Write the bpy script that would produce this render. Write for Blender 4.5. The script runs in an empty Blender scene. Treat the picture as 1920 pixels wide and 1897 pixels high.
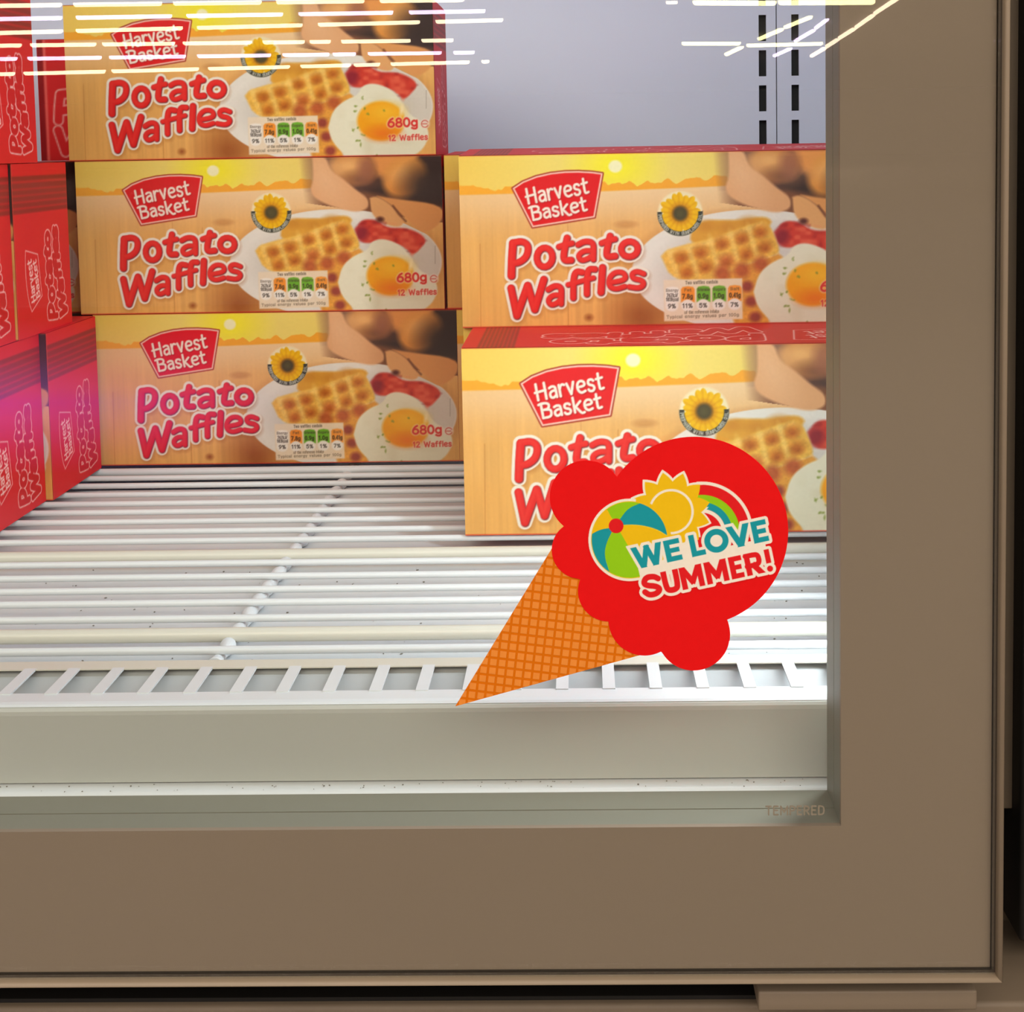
import bpy, bmesh, math, random
import numpy as np
from mathutils import Matrix, Vector

random.seed(7)
rng = np.random.default_rng(7)
scene = bpy.context.scene
C = scene.collection

# ------------------------------------------------------------------ camera, world, lights, exposure
# World frame: x right along the freezer front, y into the freezer, z up, floor at z = 0.
ZC, YC = 0.65, -0.53                       # camera height; the glass front lies at y = 0
cam_data = bpy.data.cameras.new('camera')
cam = bpy.data.objects.new('camera', cam_data); C.objects.link(cam)
right = Vector((0.9996, 0.0202, -0.0175)).normalized()
fwd = Vector((-0.0215, 0.9966, -0.0793)).normalized()
up = right.cross(fwd).normalized(); right = fwd.cross(up).normalized()
m = Matrix.Identity(4)
for i in range(3):
    m[i][0], m[i][1], m[i][2] = right[i], up[i], -fwd[i]
m[0][3], m[1][3], m[2][3] = 0.0, YC, ZC
cam.matrix_world = m
cam_data.sensor_fit = 'HORIZONTAL'; cam_data.sensor_width = 36.0
cam_data.lens = 2700.0 / 1920.0 * 36.0
cam_data.shift_x = (960.0 - 1028.409) / 1920.0
cam_data.shift_y = (487.584 - 948.5) / 1920.0
cam_data.clip_start = 0.02; cam_data.clip_end = 200
scene.camera = cam

world = bpy.data.worlds.new('store_ambience'); scene.world = world
world.use_nodes = True
bg = world.node_tree.nodes['Background']
bg.inputs[0].default_value = (1.0, 0.90, 0.78, 1)
bg.inputs[1].default_value = 0.50

def area(name, loc, rot, size, size_y, power, col):
    l = bpy.data.lights.new(name, 'AREA'); l.shape = 'RECTANGLE'; l.size = size; l.size_y = size_y
    l.energy = power; l.color = col
    o = bpy.data.objects.new(name, l); C.objects.link(o)
    o.location = loc; o.rotation_euler = rot
    return o
# row of shop ceiling lamps over the aisle in front of the freezer
area('aisle_light', (-0.3, -3.4, 2.85), (math.radians(52), 0, 0), 6.0, 1.8, 178, (1.0, 0.90, 0.78))

cy_ = scene.cycles
cy_.max_bounces = 6; cy_.diffuse_bounces = 3; cy_.glossy_bounces = 2; cy_.transparent_max_bounces = 8
cy_.use_adaptive_sampling = True; cy_.adaptive_threshold = 0.03
cy_.sample_clamp_indirect = 5.0
cy_.use_light_tree = False
cy_.caustics_reflective = False; cy_.caustics_refractive = False
vs = scene.view_settings
scene.display_settings.display_device = 'sRGB'
vs.view_transform = 'Standard'; vs.look = 'None'; vs.gamma = 1.0; vs.exposure = 0.0
try: vs.use_curve_mapping = False
except Exception: pass

# ------------------------------------------------------------------ helpers
def W(x, y, z):
    """freezer frame (measured from the eye point) -> world"""
    return (x, y + YC, z + ZC)

def s2l(c):
    c = np.asarray(c, float)
    return np.where(c <= 0.04045, c / 12.92, ((c + 0.055) / 1.055) ** 2.4)

def rgb(r, g, b):
    l = s2l(np.array([r, g, b]) / 255.0)
    return (float(l[0]), float(l[1]), float(l[2]), 1.0)

def mat(name, col, rough=0.5, metal=0.0, noise=0.0, nscale=40.0, bump=0.0, spec=0.5, coat=0.0):
    mt = bpy.data.materials.new(name); mt.use_nodes = True
    nt = mt.node_tree; b = nt.nodes['Principled BSDF']
    b.inputs['Base Color'].default_value = col
    b.inputs['Roughness'].default_value = rough; b.inputs['Metallic'].default_value = metal
    b.inputs['Specular IOR Level'].default_value = spec
    b.inputs['Coat Weight'].default_value = coat
    tc = nt.nodes.new('ShaderNodeTexCoord')
    n = nt.nodes.new('ShaderNodeTexNoise'); n.inputs['Scale'].default_value = nscale; n.inputs['Detail'].default_value = 5
    nt.links.new(tc.outputs['Object'], n.inputs['Vector'])
    if noise > 0:
        mx = nt.nodes.new('ShaderNodeMix'); mx.data_type = 'RGBA'
        mx.inputs['A'].default_value = tuple(c * (1 - noise) for c in col[:3]) + (1,)
        mx.inputs['B'].default_value = tuple(min(1, c * (1 + noise)) for c in col[:3]) + (1,)
        nt.links.new(n.outputs['Fac'], mx.inputs['Factor'])
        nt.links.new(mx.outputs['Result'], b.inputs['Base Color'])
    if bump > 0:
        bp = nt.nodes.new('ShaderNodeBump'); bp.inputs['Strength'].default_value = bump; bp.inputs['Distance'].default_value = 0.001
        nt.links.new(n.outputs['Fac'], bp.inputs['Height']); nt.links.new(bp.outputs['Normal'], b.inputs['Normal'])
    return mt

def mat_emit(name, col, strength, sampled=False):
    mt = bpy.data.materials.new(name); mt.use_nodes = True
    nt = mt.node_tree; nt.nodes.clear()
    o = nt.nodes.new('ShaderNodeOutputMaterial'); e = nt.nodes.new('ShaderNodeEmission')
    e.inputs[0].default_value = col; e.inputs[1].default_value = strength
    if not sampled: mt.cycles.emission_sampling = 'NONE'
    nt.links.new(e.outputs[0], o.inputs[0])
    return mt

def mat_print(name, rough=0.5, spec=0.15, grain=0.05):
    """printed surface: ink colours from the mesh's colour attribute, faint paper grain"""
    mt = bpy.data.materials.new(name); mt.use_nodes = True
    nt = mt.node_tree; b = nt.nodes['Principled BSDF']
    a = nt.nodes.new('ShaderNodeVertexColor'); a.layer_name = 'ink'
    tc = nt.nodes.new('ShaderNodeTexCoord'); n = nt.nodes.new('ShaderNodeTexNoise'); n.inputs['Scale'].default_value = 600
    nt.links.new(tc.outputs['Object'], n.inputs['Vector'])
    mr = nt.nodes.new('ShaderNodeMapRange'); mr.inputs['To Min'].default_value = 1 - grain; mr.inputs['To Max'].default_value = 1 + grain
    nt.links.new(n.outputs['Fac'], mr.inputs['Value'])
    mx = nt.nodes.new('ShaderNodeVectorMath'); mx.operation = 'SCALE'
    nt.links.new(a.outputs['Color'], mx.inputs[0]); nt.links.new(mr.outputs['Result'], mx.inputs['Scale'])
    nt.links.new(mx.outputs['Vector'], b.inputs['Base Color'])
    b.inputs['Roughness'].default_value = rough; b.inputs['Specular IOR Level'].default_value = spec
    return mt

def link(name, me, parent=None, mt=None):
    o = bpy.data.objects.new(name, me); C.objects.link(o)
    if mt is not None and len(me.materials) == 0: me.materials.append(mt)
    if parent is not None: o.parent = parent
    return o

def empty(name, loc=(0, 0, 0), rot=(0, 0, 0)):
    o = bpy.data.objects.new(name, None); C.objects.link(o); o.empty_display_size = 0.02
    o.location = loc; o.rotation_euler = rot
    return o

def tag(o, label=None, cat=None, group=None, kind=None):
    if label: o['label'] = label
    if cat: o['category'] = cat
    if group: o['group'] = group
    if kind: o['kind'] = kind
    return o

def box_bm(bm, x0, x1, y0, y1, z0, z1):
    v = [bm.verts.new(p) for p in ((x0, y0, z0), (x1, y0, z0), (x1, y1, z0), (x0, y1, z0), (x0, y0, z1), (x1, y0, z1), (x1, y1, z1), (x0, y1, z1))]
    for f in ((3, 2, 1, 0), (4, 5, 6, 7), (0, 1, 5, 4), (1, 2, 6, 5), (2, 3, 7, 6), (3, 0, 4, 7)):
        bm.faces.new([v[i] for i in f])

def box_mesh(name, x0, x1, y0, y1, z0, z1, bevel=0.0, seg=2):
    bm = bmesh.new(); box_bm(bm, x0, x1, y0, y1, z0, z1)
    if bevel > 0:
        bmesh.ops.bevel(bm, geom=list(bm.edges), offset=bevel, segments=seg, affect='EDGES', profile=0.5)
    me = bpy.data.meshes.new(name); bm.to_mesh(me); bm.free()
    if bevel > 0:
        for p in me.polygons: p.use_smooth = True
        try: me.set_sharp_from_angle(angle=math.radians(50))
        except Exception: pass
    return me

def boxw(name, x0, x1, y0, y1, z0, z1, mt, parent=None, bevel=0.0):
    """box given in the eye-point frame"""
    return link(name, box_mesh(name, x0, x1, y0 + YC, y1 + YC, z0 + ZC, z1 + ZC, bevel), parent, mt)

def tube_mesh(name, pts, rads, n=12, caps=True):
    """round bar through pts (radius per point)"""
    bm = bmesh.new(); rings = []
    pts = [Vector(p) for p in pts]
    for i, p in enumerate(pts):
        t = (pts[min(i + 1, len(pts) - 1)] - pts[max(i - 1, 0)]).normalized()
        a = t.cross(Vector((0, 0, 1)))
        if a.length < 1e-4: a = t.cross(Vector((0, 1, 0)))
        a.normalize(); b = t.cross(a)
        rings.append([bm.verts.new(p + rads[i] * (math.cos(2 * math.pi * k / n) * a + math.sin(2 * math.pi * k / n) * b)) for k in range(n)])
    for r0, r1 in zip(rings, rings[1:]):
        for k in range(n): bm.faces.new((r0[k], r0[(k + 1) % n], r1[(k + 1) % n], r1[k]))
    if caps:
        bm.faces.new(rings[0][::-1]); bm.faces.new(rings[-1])
    bmesh.ops.recalc_face_normals(bm, faces=list(bm.faces))
    me = bpy.data.meshes.new(name); bm.to_mesh(me); bm.free()
    for p in me.polygons: p.use_smooth = len(p.vertices) == 4
    return me

def profile_mesh(name, prof, x0, x1):
    """closed (y, z) profile extruded along x"""
    bm = bmesh.new()
    a = [bm.verts.new((x0, y, z)) for y, z in prof]; b = [bm.verts.new((x1, y, z)) for y, z in prof]
    n = len(prof)
    for k in range(n): bm.faces.new((a[k], a[(k + 1) % n], b[(k + 1) % n], b[k]))
    bm.faces.new(a[::-1]); bm.faces.new(b)
    bmesh.ops.recalc_face_normals(bm, faces=list(bm.faces))
    me = bpy.data.meshes.new(name); bm.to_mesh(me); bm.free()
    return me

# ------------------------------------------------------------------ flat print painter
def chaikin(p, it=3):
    p = np.asarray(p, float)
    for _ in range(it):
        q = 0.75 * p[:-1] + 0.25 * p[1:]; r = 0.25 * p[:-1] + 0.75 * p[1:]
        mid = np.empty((2 * len(q), 2)); mid[0::2] = q; mid[1::2] = r
        p = np.vstack([p[:1], mid, p[-1:]])
    return p

def arc(cx, cy, rx, ry, a0=0, a1=360, n=18):
    t = np.radians(np.linspace(a0, a1, n))
    return np.stack([cx + rx * np.cos(t), cy + ry * np.sin(t)], 1)

class Canvas:
    """a sheet of ink colours, x right, y down, in art units"""
    def __init__(s, w, h, nx, ny, base):
        s.w, s.h, s.nx, s.ny = w, h, nx, ny
        s.X, s.Y = np.meshgrid(np.linspace(0, w, nx), np.linspace(0, h, ny))
        s.C = np.ones((ny, nx, 3)) * (np.array(base) / 255.0)
        s.aa = 0.5 * (w / (nx - 1) + h / (ny - 1)) * 0.75
        s.noise_cache = {}
    def put(s, m, col, sl=None):
        col = np.asarray(col, float)
        if col.ndim == 1: col = col / 255.0
        if sl is None: s.C[:] = s.C * (1 - m[..., None]) + col * m[..., None]
        else: s.C[sl] = s.C[sl] * (1 - m[..., None]) + col * m[..., None]
    def cov(s, d, soft=0.0):
        w = s.aa + soft
        return np.clip(0.5 - d / (2 * w), 0, 1)
    def window(s, x0, x1, y0, y1):
        i0 = max(0, int(x0 / s.w * (s.nx - 1)) - 1); i1 = min(s.nx, int(x1 / s.w * (s.nx - 1)) + 3)
        j0 = max(0, int(y0 / s.h * (s.ny - 1)) - 1); j1 = min(s.ny, int(y1 / s.h * (s.ny - 1)) + 3)
        return (slice(j0, max(j1, j0)), slice(i0, max(i1, i0)))
    def ellipse(s, cx, cy, rx, ry, col, soft=0.0, rot=0.0, alpha=1.0):
        c, n = math.cos(rot), math.sin(rot)
        dx, dy = s.X - cx, s.Y - cy
        u, v = dx * c + dy * n, -dx * n + dy * c
        k = np.sqrt((u / rx) ** 2 + (v / ry) ** 2)
        s.put(s.cov((k - 1) * min(rx, ry), soft) * alpha, col)
    def polysd(s, pts, X, Y):
        p = np.asarray(pts, float); d = np.full(X.shape, 1e9); inside = np.zeros(X.shape, bool)
        for (ax, ay), (bx, by) in zip(p, np.roll(p, -1, 0)):
            ex, ey = bx - ax, by - ay; L = ex * ex + ey * ey + 1e-12
            t = np.clip(((X - ax) * ex + (Y - ay) * ey) / L, 0, 1)
            d = np.minimum(d, (X - ax - t * ex) ** 2 + (Y - ay - t * ey) ** 2)
            if ay != by:
                cr = (ay > Y) != (by > Y)
                inside ^= cr & (X < (bx - ax) * (Y - ay) / (by - ay) + ax)
        d = np.sqrt(d)
        return np.where(inside, -d, d)
    def poly(s, pts, col, soft=0.0, alpha=1.0, grow=0.0, smooth=False):
        pts = np.asarray(pts, float)
        if smooth: pts = chaikin(np.vstack([pts, pts[:1]]), 2)[:-1]
        pad = 6 + soft * 2 + grow
        sl = s.window(pts[:, 0].min() - pad, pts[:, 0].max() + pad, pts[:, 1].min() - pad, pts[:, 1].max() + pad)
        if s.X[sl].size == 0: return
        d = s.polysd(pts, s.X[sl], s.Y[sl]) - grow
        s.put(s.cov(d, soft) * alpha, col, sl)
    def strokesd(s, strokes, r, pad):
        allp = np.vstack([np.asarray(k, float) for k in strokes])
        sl = s.window(allp[:, 0].min() - pad, allp[:, 0].max() + pad, allp[:, 1].min() - pad, allp[:, 1].max() + pad)
        X, Y = s.X[sl], s.Y[sl]; d = np.full(X.shape, 1e9)
        if X.size == 0: return sl, d
        rk = np.ones(len(strokes)) * np.asarray(r, float)
        for k, ri in zip(strokes, rk):
            k = np.asarray(k, float); de = np.full(1, 1e9)
            x0, x1 = k[:, 0].min() - pad, k[:, 0].max() + pad; y0, y1 = k[:, 1].min() - pad, k[:, 1].max() + pad
            ii = np.where((X[0] >= x0) & (X[0] <= x1))[0]; jj = np.where((Y[:, 0] >= y0) & (Y[:, 0] <= y1))[0]
            if len(ii) == 0 or len(jj) == 0: continue
            ss = (slice(jj[0], jj[-1] + 1), slice(ii[0], ii[-1] + 1))
            x, y = X[ss], Y[ss]; dd = np.full(x.shape, 1e9)
            for (ax, ay), (bx, by) in zip(k[:-1], k[1:]):
                ex, ey = bx - ax, by - ay; L = ex * ex + ey * ey + 1e-12
                t = np.clip(((x - ax) * ex + (y - ay) * ey) / L, 0, 1)
                dd = np.minimum(dd, (x - ax - t * ex) ** 2 + (y - ay - t * ey) ** 2)
            d[ss] = np.minimum(d[ss], np.sqrt(dd) - ri)
        return sl, d
    def ink(s, strokes, r, col, grow=0.0, soft=0.0, alpha=1.0, ring=None):
        sl, d = s.strokesd(strokes, r, float(np.max(r)) + grow + soft * 2 + 4)
        if d.size == 0: return
        if ring is not None: d = np.abs(d - grow) - ring
        else: d = d - grow
        s.put(s.cov(d, soft) * alpha, col, sl)
    def noise(s, sx, sy, seed):
        g = np.random.default_rng(seed).random((int(s.h / sy) + 3, int(s.w / sx) + 3))
        fx, fy = s.X / sx, s.Y / sy; i, j = fx.astype(int), fy.astype(int); u, v = fx - i, fy - j
        u, v = u * u * (3 - 2 * u), v * v * (3 - 2 * v)
        return (g[j, i] * (1 - u) + g[j, i + 1] * u) * (1 - v) + (g[j + 1, i] * (1 - u) + g[j + 1, i + 1] * u) * v

# stroke lettering, y up, capital height 1
def sm(*p): return chaikin(p, 3)
def ln(*p): return np.array(p, float)
FONT = {
 'A': (.74, [ln((0, 0), (.37, 1), (.74, 0)), ln((.14, .36), (.6, .36))]),
 'B': (.6, [ln((.05, 0), (.05, 1)), sm((-.1, .95), (.05, 1), (.4, 1), (.56, .85), (.48, .6), (.3, .55), (.05, .55)), sm((.3, .55), (.6, .5), (.62, .2), (.5, 0), (.05, 0))]),
 'C': (.6, [arc(.36, .5, .36, .5, 50, 310)]),
 'D': (.62, [sm((0, 0), (0, .5), (0, 1)), sm((0, 1), (.4, 1), (.62, .8), (.62, .2), (.4, 0), (0, 0))]),
 'E': (.5, [ln((.5, 1), (0, 1), (0, 0), (.5, 0)), ln((0, .52), (.42, .52))]),
 'F': (.48, [ln((.48, 1), (0, 1), (0, 0)), ln((0, .52), (.4, .52))]),
 'H': (.64, [ln((.06, 0), (.06, 1)), ln((.6, 0), (.6, 1)), ln((-.06, .48), (.62, .55))]),
 'I': (.06, [ln((.03, 0), (.03, 1))]),
 'J': (.35, [sm((.35, 1), (.35, .2), (.25, 0), (.05, 0), (0, .15))]),
 'L': (.45, [ln((0, 1), (0, 0), (.45, 0))]),
 'M': (.8, [ln((0, 0), (0, 1), (.4, .3), (.8, 1), (.8, 0))]),
 'N': (.65, [ln((0, 0), (0, 1), (.65, 0), (.65, 1))]),
 'O': (.78, [arc(.39, .5, .39, .5)]),
 'P': (.52, [ln((0, 0), (0, 1)), sm((0, 1), (.35, 1), (.54, .88), (.54, .6), (.35, .45), (0, .45))]),
 'R': (.56, [ln((0, 0), (0, 1)), sm((0, 1), (.35, 1), (.54, .88), (.54, .6), (.35, .48), (0, .48)), ln((.25, .48), (.56, 0))]),
 'S': (.52, [sm((.5, .86), (.4, 1), (.1, 1), (0, .8), (.08, .58), (.45, .48), (.54, .25), (.45, 0), (.1, 0), (0, .16))]),
 'T': (.6, [ln((0, 1), (.6, 1)), ln((.3, 1), (.3, 0))]),
 'U': (.6, [sm((0, 1), (0, .3), (.08, 0), (.52, 0), (.6, .3), (.6, 1))]),
 'W': (.95, [ln((0, 1), (.24, 0), (.475, .85), (.71, 0), (.95, 1))]),
 'a': (.46, [sm((.05, .62), (.2, .7), (.4, .66), (.44, .5), (.44, 0)), sm((.44, .42), (.2, .42), (.02, .28), (.06, .02), (.25, -.02), (.44, .15))]),
 'c': (.42, [arc(.26, .34, .26, .34, 50, 310)]),
 'e': (.48, [sm((.02, .36), (.48, .38), (.46, .66), (.2, .74), (0, .55), (0, .15), (.2, -.04), (.46, .06))]),
 'f': (.34, [sm((.36, .98), (.2, 1.02), (.12, .85), (.12, .5), (.12, 0)), ln((0, .64), (.32, .64))]),
 'g': (.48, [arc(.24, .36, .24, .32), sm((.48, .68), (.48, .1), (.46, -.26), (.2, -.3), (.02, -.2))]),
 'h': (.48, [ln((0, 0), (0, 1)), sm((0, .45), (.15, .72), (.45, .72), (.48, .45), (.48, 0))]),
 'i': (.06, [ln((.03, 0), (.03, .66)), ln((.03, .9), (.03, .92))]),
 'k': (.5, [ln((.03, 0), (.03, 1.02)), ln((.46, .7), (.05, .3)), sm((.12, .36), (.3, .1), (.45, -.14), (.62, -.1))]),
 'l': (.06, [ln((.03, 0), (.03, 1))]),
 'n': (.46, [ln((0, 0), (0, .68)), sm((0, .45), (.15, .7), (.42, .7), (.46, .45), (.46, 0))]),
 'o': (.5, [arc(.25, .34, .25, .34)]),
 'r': (.32, [ln((.02, 0), (.02, .7)), sm((.02, .4), (.1, .62), (.22, .72), (.36, .66))]),
 's': (.4, [sm((.38, .6), (.3, .7), (.08, .7), (.02, .5), (.1, .38), (.32, .32), (.4, .16), (.3, -.02), (.08, -.02), (0, .1))]),
 't': (.36, [sm((.14, .98), (.12, .6), (.12, .2), (.14, -.02), (.36, .04)), ln((-.02, .66), (.36, .7))]),
 'u': (.46, [sm((0, .68), (0, .2), (.08, -.02), (.36, -.02), (.46, .25)), ln((.46, .68), (.46, 0))]),
 'v': (.46, [ln((0, .7), (.2, .02), (.44, .74))]),
 'w': (.7, [ln((0, .68), (.18, 0), (.35, .6), (.52, 0), (.7, .68))]),
 'x': (.45, [ln((0, .68), (.45, 0)), ln((.45, .68), (0, 0))]),
 'y': (.46, [ln((0, .68), (.23, 0)), ln((.46, .68), (.14, -.28))]),
 'p': (.5, [arc(.26, .34, .24, .34), ln((0, .68), (0, -.3))]),
 'd': (.5, [arc(.24, .34, .24, .34), ln((.5, 1), (.5, 0))]),
 '0': (.52, [arc(.26, .5, .26, .5)]),
 '1': (.3, [ln((.02, .8), (.2, 1), (.2, 0))]),
 '2': (.5, [sm((.02, .78), (.1, 1), (.42, 1), (.48, .7), (.3, .4), (.0, .02)), ln((0, 0), (.5, 0))]),
 '3': (.5, [sm((.02, .86), (.15, 1), (.45, .98), (.46, .62), (.2, .55)), sm((.2, .55), (.5, .5), (.52, .05), (.2, -.02), (0, .12))]),
 '4': (.52, [ln((.38, 0), (.38, 1), (0, .28), (.52, .28))]),
 '5': (.5, [ln((.46, 1), (.06, 1), (.03, .56)), sm((.03, .56), (.3, .7), (.52, .5), (.5, .05), (.2, -.02), (0, .12))]),
 '6': (.52, [arc(.26, .3, .26, .3), sm((.42, 1), (.2, .85), (.02, .5), (.0, .3))]),
 '7': (.5, [ln((0, 1), (.5, 1), (.15, 0))]),
 '8': (.5, [arc(.25, .75, .21, .24), arc(.25, .26, .25, .27)]),
 '9': (.52, [arc(.26, .7, .26, .3), sm((.1, 0), (.32, .15), (.5, .5), (.52, .7))]),
 '%': (.75, [arc(.16, .78, .15, .2), arc(.6, .22, .15, .2), ln((.6, 1), (.15, 0))]),
 '.': (.1, [ln((.05, 0), (.05, .03))]), '/': (.35, [ln((0, -.05), (.35, 1.05))]), ' ': (.3, []),
 '!': (.1, [ln((.05, 1), (.05, .32)), ln((.05, 0), (.05, .02))]),
}
def text_strokes(t, x, y, cap, width=None, angle=0.0, gap=0.2, slant=0.0, curve=0.0):
    """lettering strokes in canvas units (y down); angle > 0 climbs to the right"""
    adv = 0.0; parts = []
    for ch in t:
        w, st = FONT[ch]; parts.append((adv, st)); adv += w + gap
    adv -= gap
    sx = cap if width is None else width / max(adv, 1e-6)
    ca, sa = math.cos(angle), math.sin(angle); out = []
    for a, st in parts:
        for k in st:
            k = np.asarray(k, float)
            lx = (k[:, 0] + a) * sx + k[:, 1] * slant * cap
            ly = k[:, 1] * cap
            out.append(np.stack([x + lx * ca - ly * sa, y - (lx * sa + ly * ca)], 1))
    return out

def grid_mesh(name, cv, to3d, faces=None):
    """a sheet carrying the canvas colours; to3d maps art coordinates to points"""
    X, Y = cv.X.ravel(), cv.Y.ravel()
    P = to3d(X, Y).astype(np.float32)
    nx, ny = cv.nx, cv.ny
    idx = np.arange(nx * ny).reshape(ny, nx)
    q = np.stack([idx[1:, :-1], idx[1:, 1:], idx[:-1, 1:], idx[:-1, :-1]], -1).reshape(-1, 4)
    col = s2l(np.clip(cv.C.reshape(-1, 3), 0, 1))
    if faces is not None:
        q = q[faces]
        used = np.unique(q); remap = np.full(nx * ny, -1); remap[used] = np.arange(len(used))
        q = remap[q]; P = P[used]; col = col[used]
    me = bpy.data.meshes.new(name)
    me.vertices.add(len(P)); me.vertices.foreach_set('co', P.ravel())
    me.loops.add(q.size); me.loops.foreach_set('vertex_index', q.ravel().astype(np.int32))
    me.polygons.add(len(q)); me.polygons.foreach_set('loop_start', np.arange(0, q.size, 4, dtype=np.int32))
    me.update(calc_edges=True)
    a = me.color_attributes.new('ink', 'FLOAT_COLOR', 'POINT')
    a.data.foreach_set('color', np.hstack([col, np.ones((len(col), 1))]).astype(np.float32).ravel())
    me.validate()
    return me

def grid_parts(cv, to3d, lab, names):
    """the same sheet cut along its printed motifs: one mesh per motif, colours unchanged"""
    out = {}
    f = lab[:-1, :-1]
    for n, nm in enumerate(names):
        if (f == n).any(): out[nm] = grid_mesh(nm, cv, to3d, faces=(f == n).ravel())
    return out

# ------------------------------------------------------------------ materials
M = {}
M['white'] = mat('white_enamel', rgb(212, 215, 217), 0.38, noise=0.03, nscale=25)
M['cream'] = mat('cream_enamel', rgb(206, 203, 190), 0.34, noise=0.03, nscale=25)
M['lip'] = mat('shaded_white_front', rgb(180, 181, 174), 0.45, noise=0.03, nscale=12)  # white of the shelf, darkened for the weaker light on the drop face
M['trough'] = mat('galvanised_trough', rgb(176, 178, 178), 0.5, noise=0.1, nscale=30)
M['liner'] = mat('pale_blue_grey_liner', rgb(226, 233, 252), 0.5, noise=0.03, nscale=6)
M['slot_dark'] = mat('dark_slot', rgb(22, 22, 24), 0.7)
M['taupe'] = mat('taupe_printed_border', rgb(139, 120, 102), 0.6, noise=0.04, nscale=5)
M['trim'] = mat('taupe_anodised_trim', rgb(150, 132, 111), 0.55, metal=0.0, noise=0.06, nscale=30)
M['reveal'] = mat('grey_green_spacer', rgb(124, 121, 106), 0.5, noise=0.05, nscale=8)
M['gasket'] = mat('dark_brown_gasket', rgb(62, 50, 38), 0.7)
M['dark'] = mat('dark_brown_recess', rgb(112, 97, 80), 0.7, noise=0.15, nscale=20)
M['black'] = mat('black_edge', rgb(20, 18, 15), 0.6)
M['sill'] = mat('dusty_brown_sill', rgb(122, 106, 88), 0.6, noise=0.15, nscale=30, bump=0.1)
M['base'] = mat('taupe_base_panel', rgb(132, 116, 98), 0.55, noise=0.05, nscale=10)
M['frost'] = mat('frost', rgb(212, 215, 218), 0.6, noise=0.05, nscale=200, bump=0.5)
M['crumb'] = mat('crumb', rgb(120, 112, 100), 0.8, noise=0.3, nscale=300)
M['carton'] = mat('red_carton', rgb(205, 36, 38), 0.5, spec=0.15, noise=0.05, nscale=60)
M['print'] = mat_print('carton_print')
M['sticker_print'] = mat_print('sticker_print', 0.5, 0.12, 0.03)
M['sticker_red'] = mat('sticker_red', rgb(232, 18, 20), 0.5, noise=0.04, nscale=400, spec=0.12)
M['cone'] = mat('cone_orange', rgb(222, 112, 4), 0.5, noise=0.03, nscale=400, spec=0.12)
M['cone_sq'] = mat('cone_square_orange', rgb(236, 142, 58), 0.5, noise=0.05, nscale=400, spec=0.12)
M['stamp'] = mat('etched_stamp', rgb(134, 123, 106), 0.6)
M['floor'] = mat('shop_floor_tile', rgb(118, 111, 102), 0.6, noise=0.03, nscale=3)
M['ceil'] = mat('shop_ceiling_panel', rgb(240, 236, 230), 0.9)
M['led'] = mat_emit('cool_led', (0.84, 0.93, 1.0, 1), 30.0, True)

g = bpy.data.materials.new('door_glass'); g.use_nodes = True
nt = g.node_tree; nt.nodes.clear()
out = nt.nodes.new('ShaderNodeOutputMaterial'); mx = nt.nodes.new('ShaderNodeMixShader')
fr = nt.nodes.new('ShaderNodeLayerWeight'); fr.inputs['Blend'].default_value = 0.5
pw = nt.nodes.new('ShaderNodeMath'); pw.operation = 'POWER'; pw.inputs[1].default_value = 5.0; nt.links.new(fr.outputs['Facing'], pw.inputs[0])
sk = nt.nodes.new('ShaderNodeMath'); sk.operation = 'MULTIPLY_ADD'; sk.inputs[1].default_value = 0.957; sk.inputs[2].default_value = 0.043
nt.links.new(pw.outputs[0], sk.inputs[0])      # Schlick reflectance, the same for both faces of the pane
tr = nt.nodes.new('ShaderNodeBsdfTransparent'); tr.inputs[0].default_value = (0.975, 0.985, 0.975, 1)
gl = nt.nodes.new('ShaderNodeBsdfGlossy'); gl.inputs['Roughness'].default_value = 0.0
nt.links.new(sk.outputs[0], mx.inputs[0]); nt.links.new(tr.outputs[0], mx.inputs[1]); nt.links.new(gl.outputs[0], mx.inputs[2])
nt.links.new(mx.outputs[0], out.inputs[0])
M['glass'] = g

# ------------------------------------------------------------------ the setting
XL, XR = -0.74, 0.27          # freezer bay between its side walls
H = 0.2264                    # shelf lies this far below the eye point
tag(link('floor', box_mesh('floor', -60, 45, -64, 1.2, -0.1, 0.0), None, M['floor']), 'grey shop floor below the freezer', 'floor', kind='structure')
tag(link('ceiling', box_mesh('ceiling', -60, 45, -64, -14, 2.90, 3.0), None, M['ceil']), 'dark shop ceiling carrying the tube lamps', 'ceiling', kind='structure')

tag(link('wall_far', box_mesh('wall_far', -60, 45, -64.2, -64, 0.0, 3.0), None, M['floor']), 'far shop wall across the sales floor', 'wall', kind='structure')

fz = empty('freezer_cabinet', W(0, 0.9, -0.65))
def fpart(name, x0, x1, y0, y1, z0, z1, mt, bevel=0.0, par=None):
    o = boxw(name, x0, x1, y0, y1, z0, z1, mt, None, bevel)
    p = par or fz
    o.parent = p; o.matrix_parent_inverse = Matrix.Translation(-Vector(fz.location)) if p is fz else Matrix.Identity(4)

    return o
tag(fz, 'upright shop freezer cabinet with pale liner and taupe base', 'freezer')
YB = 1.264
KB = YB / 1.25
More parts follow.
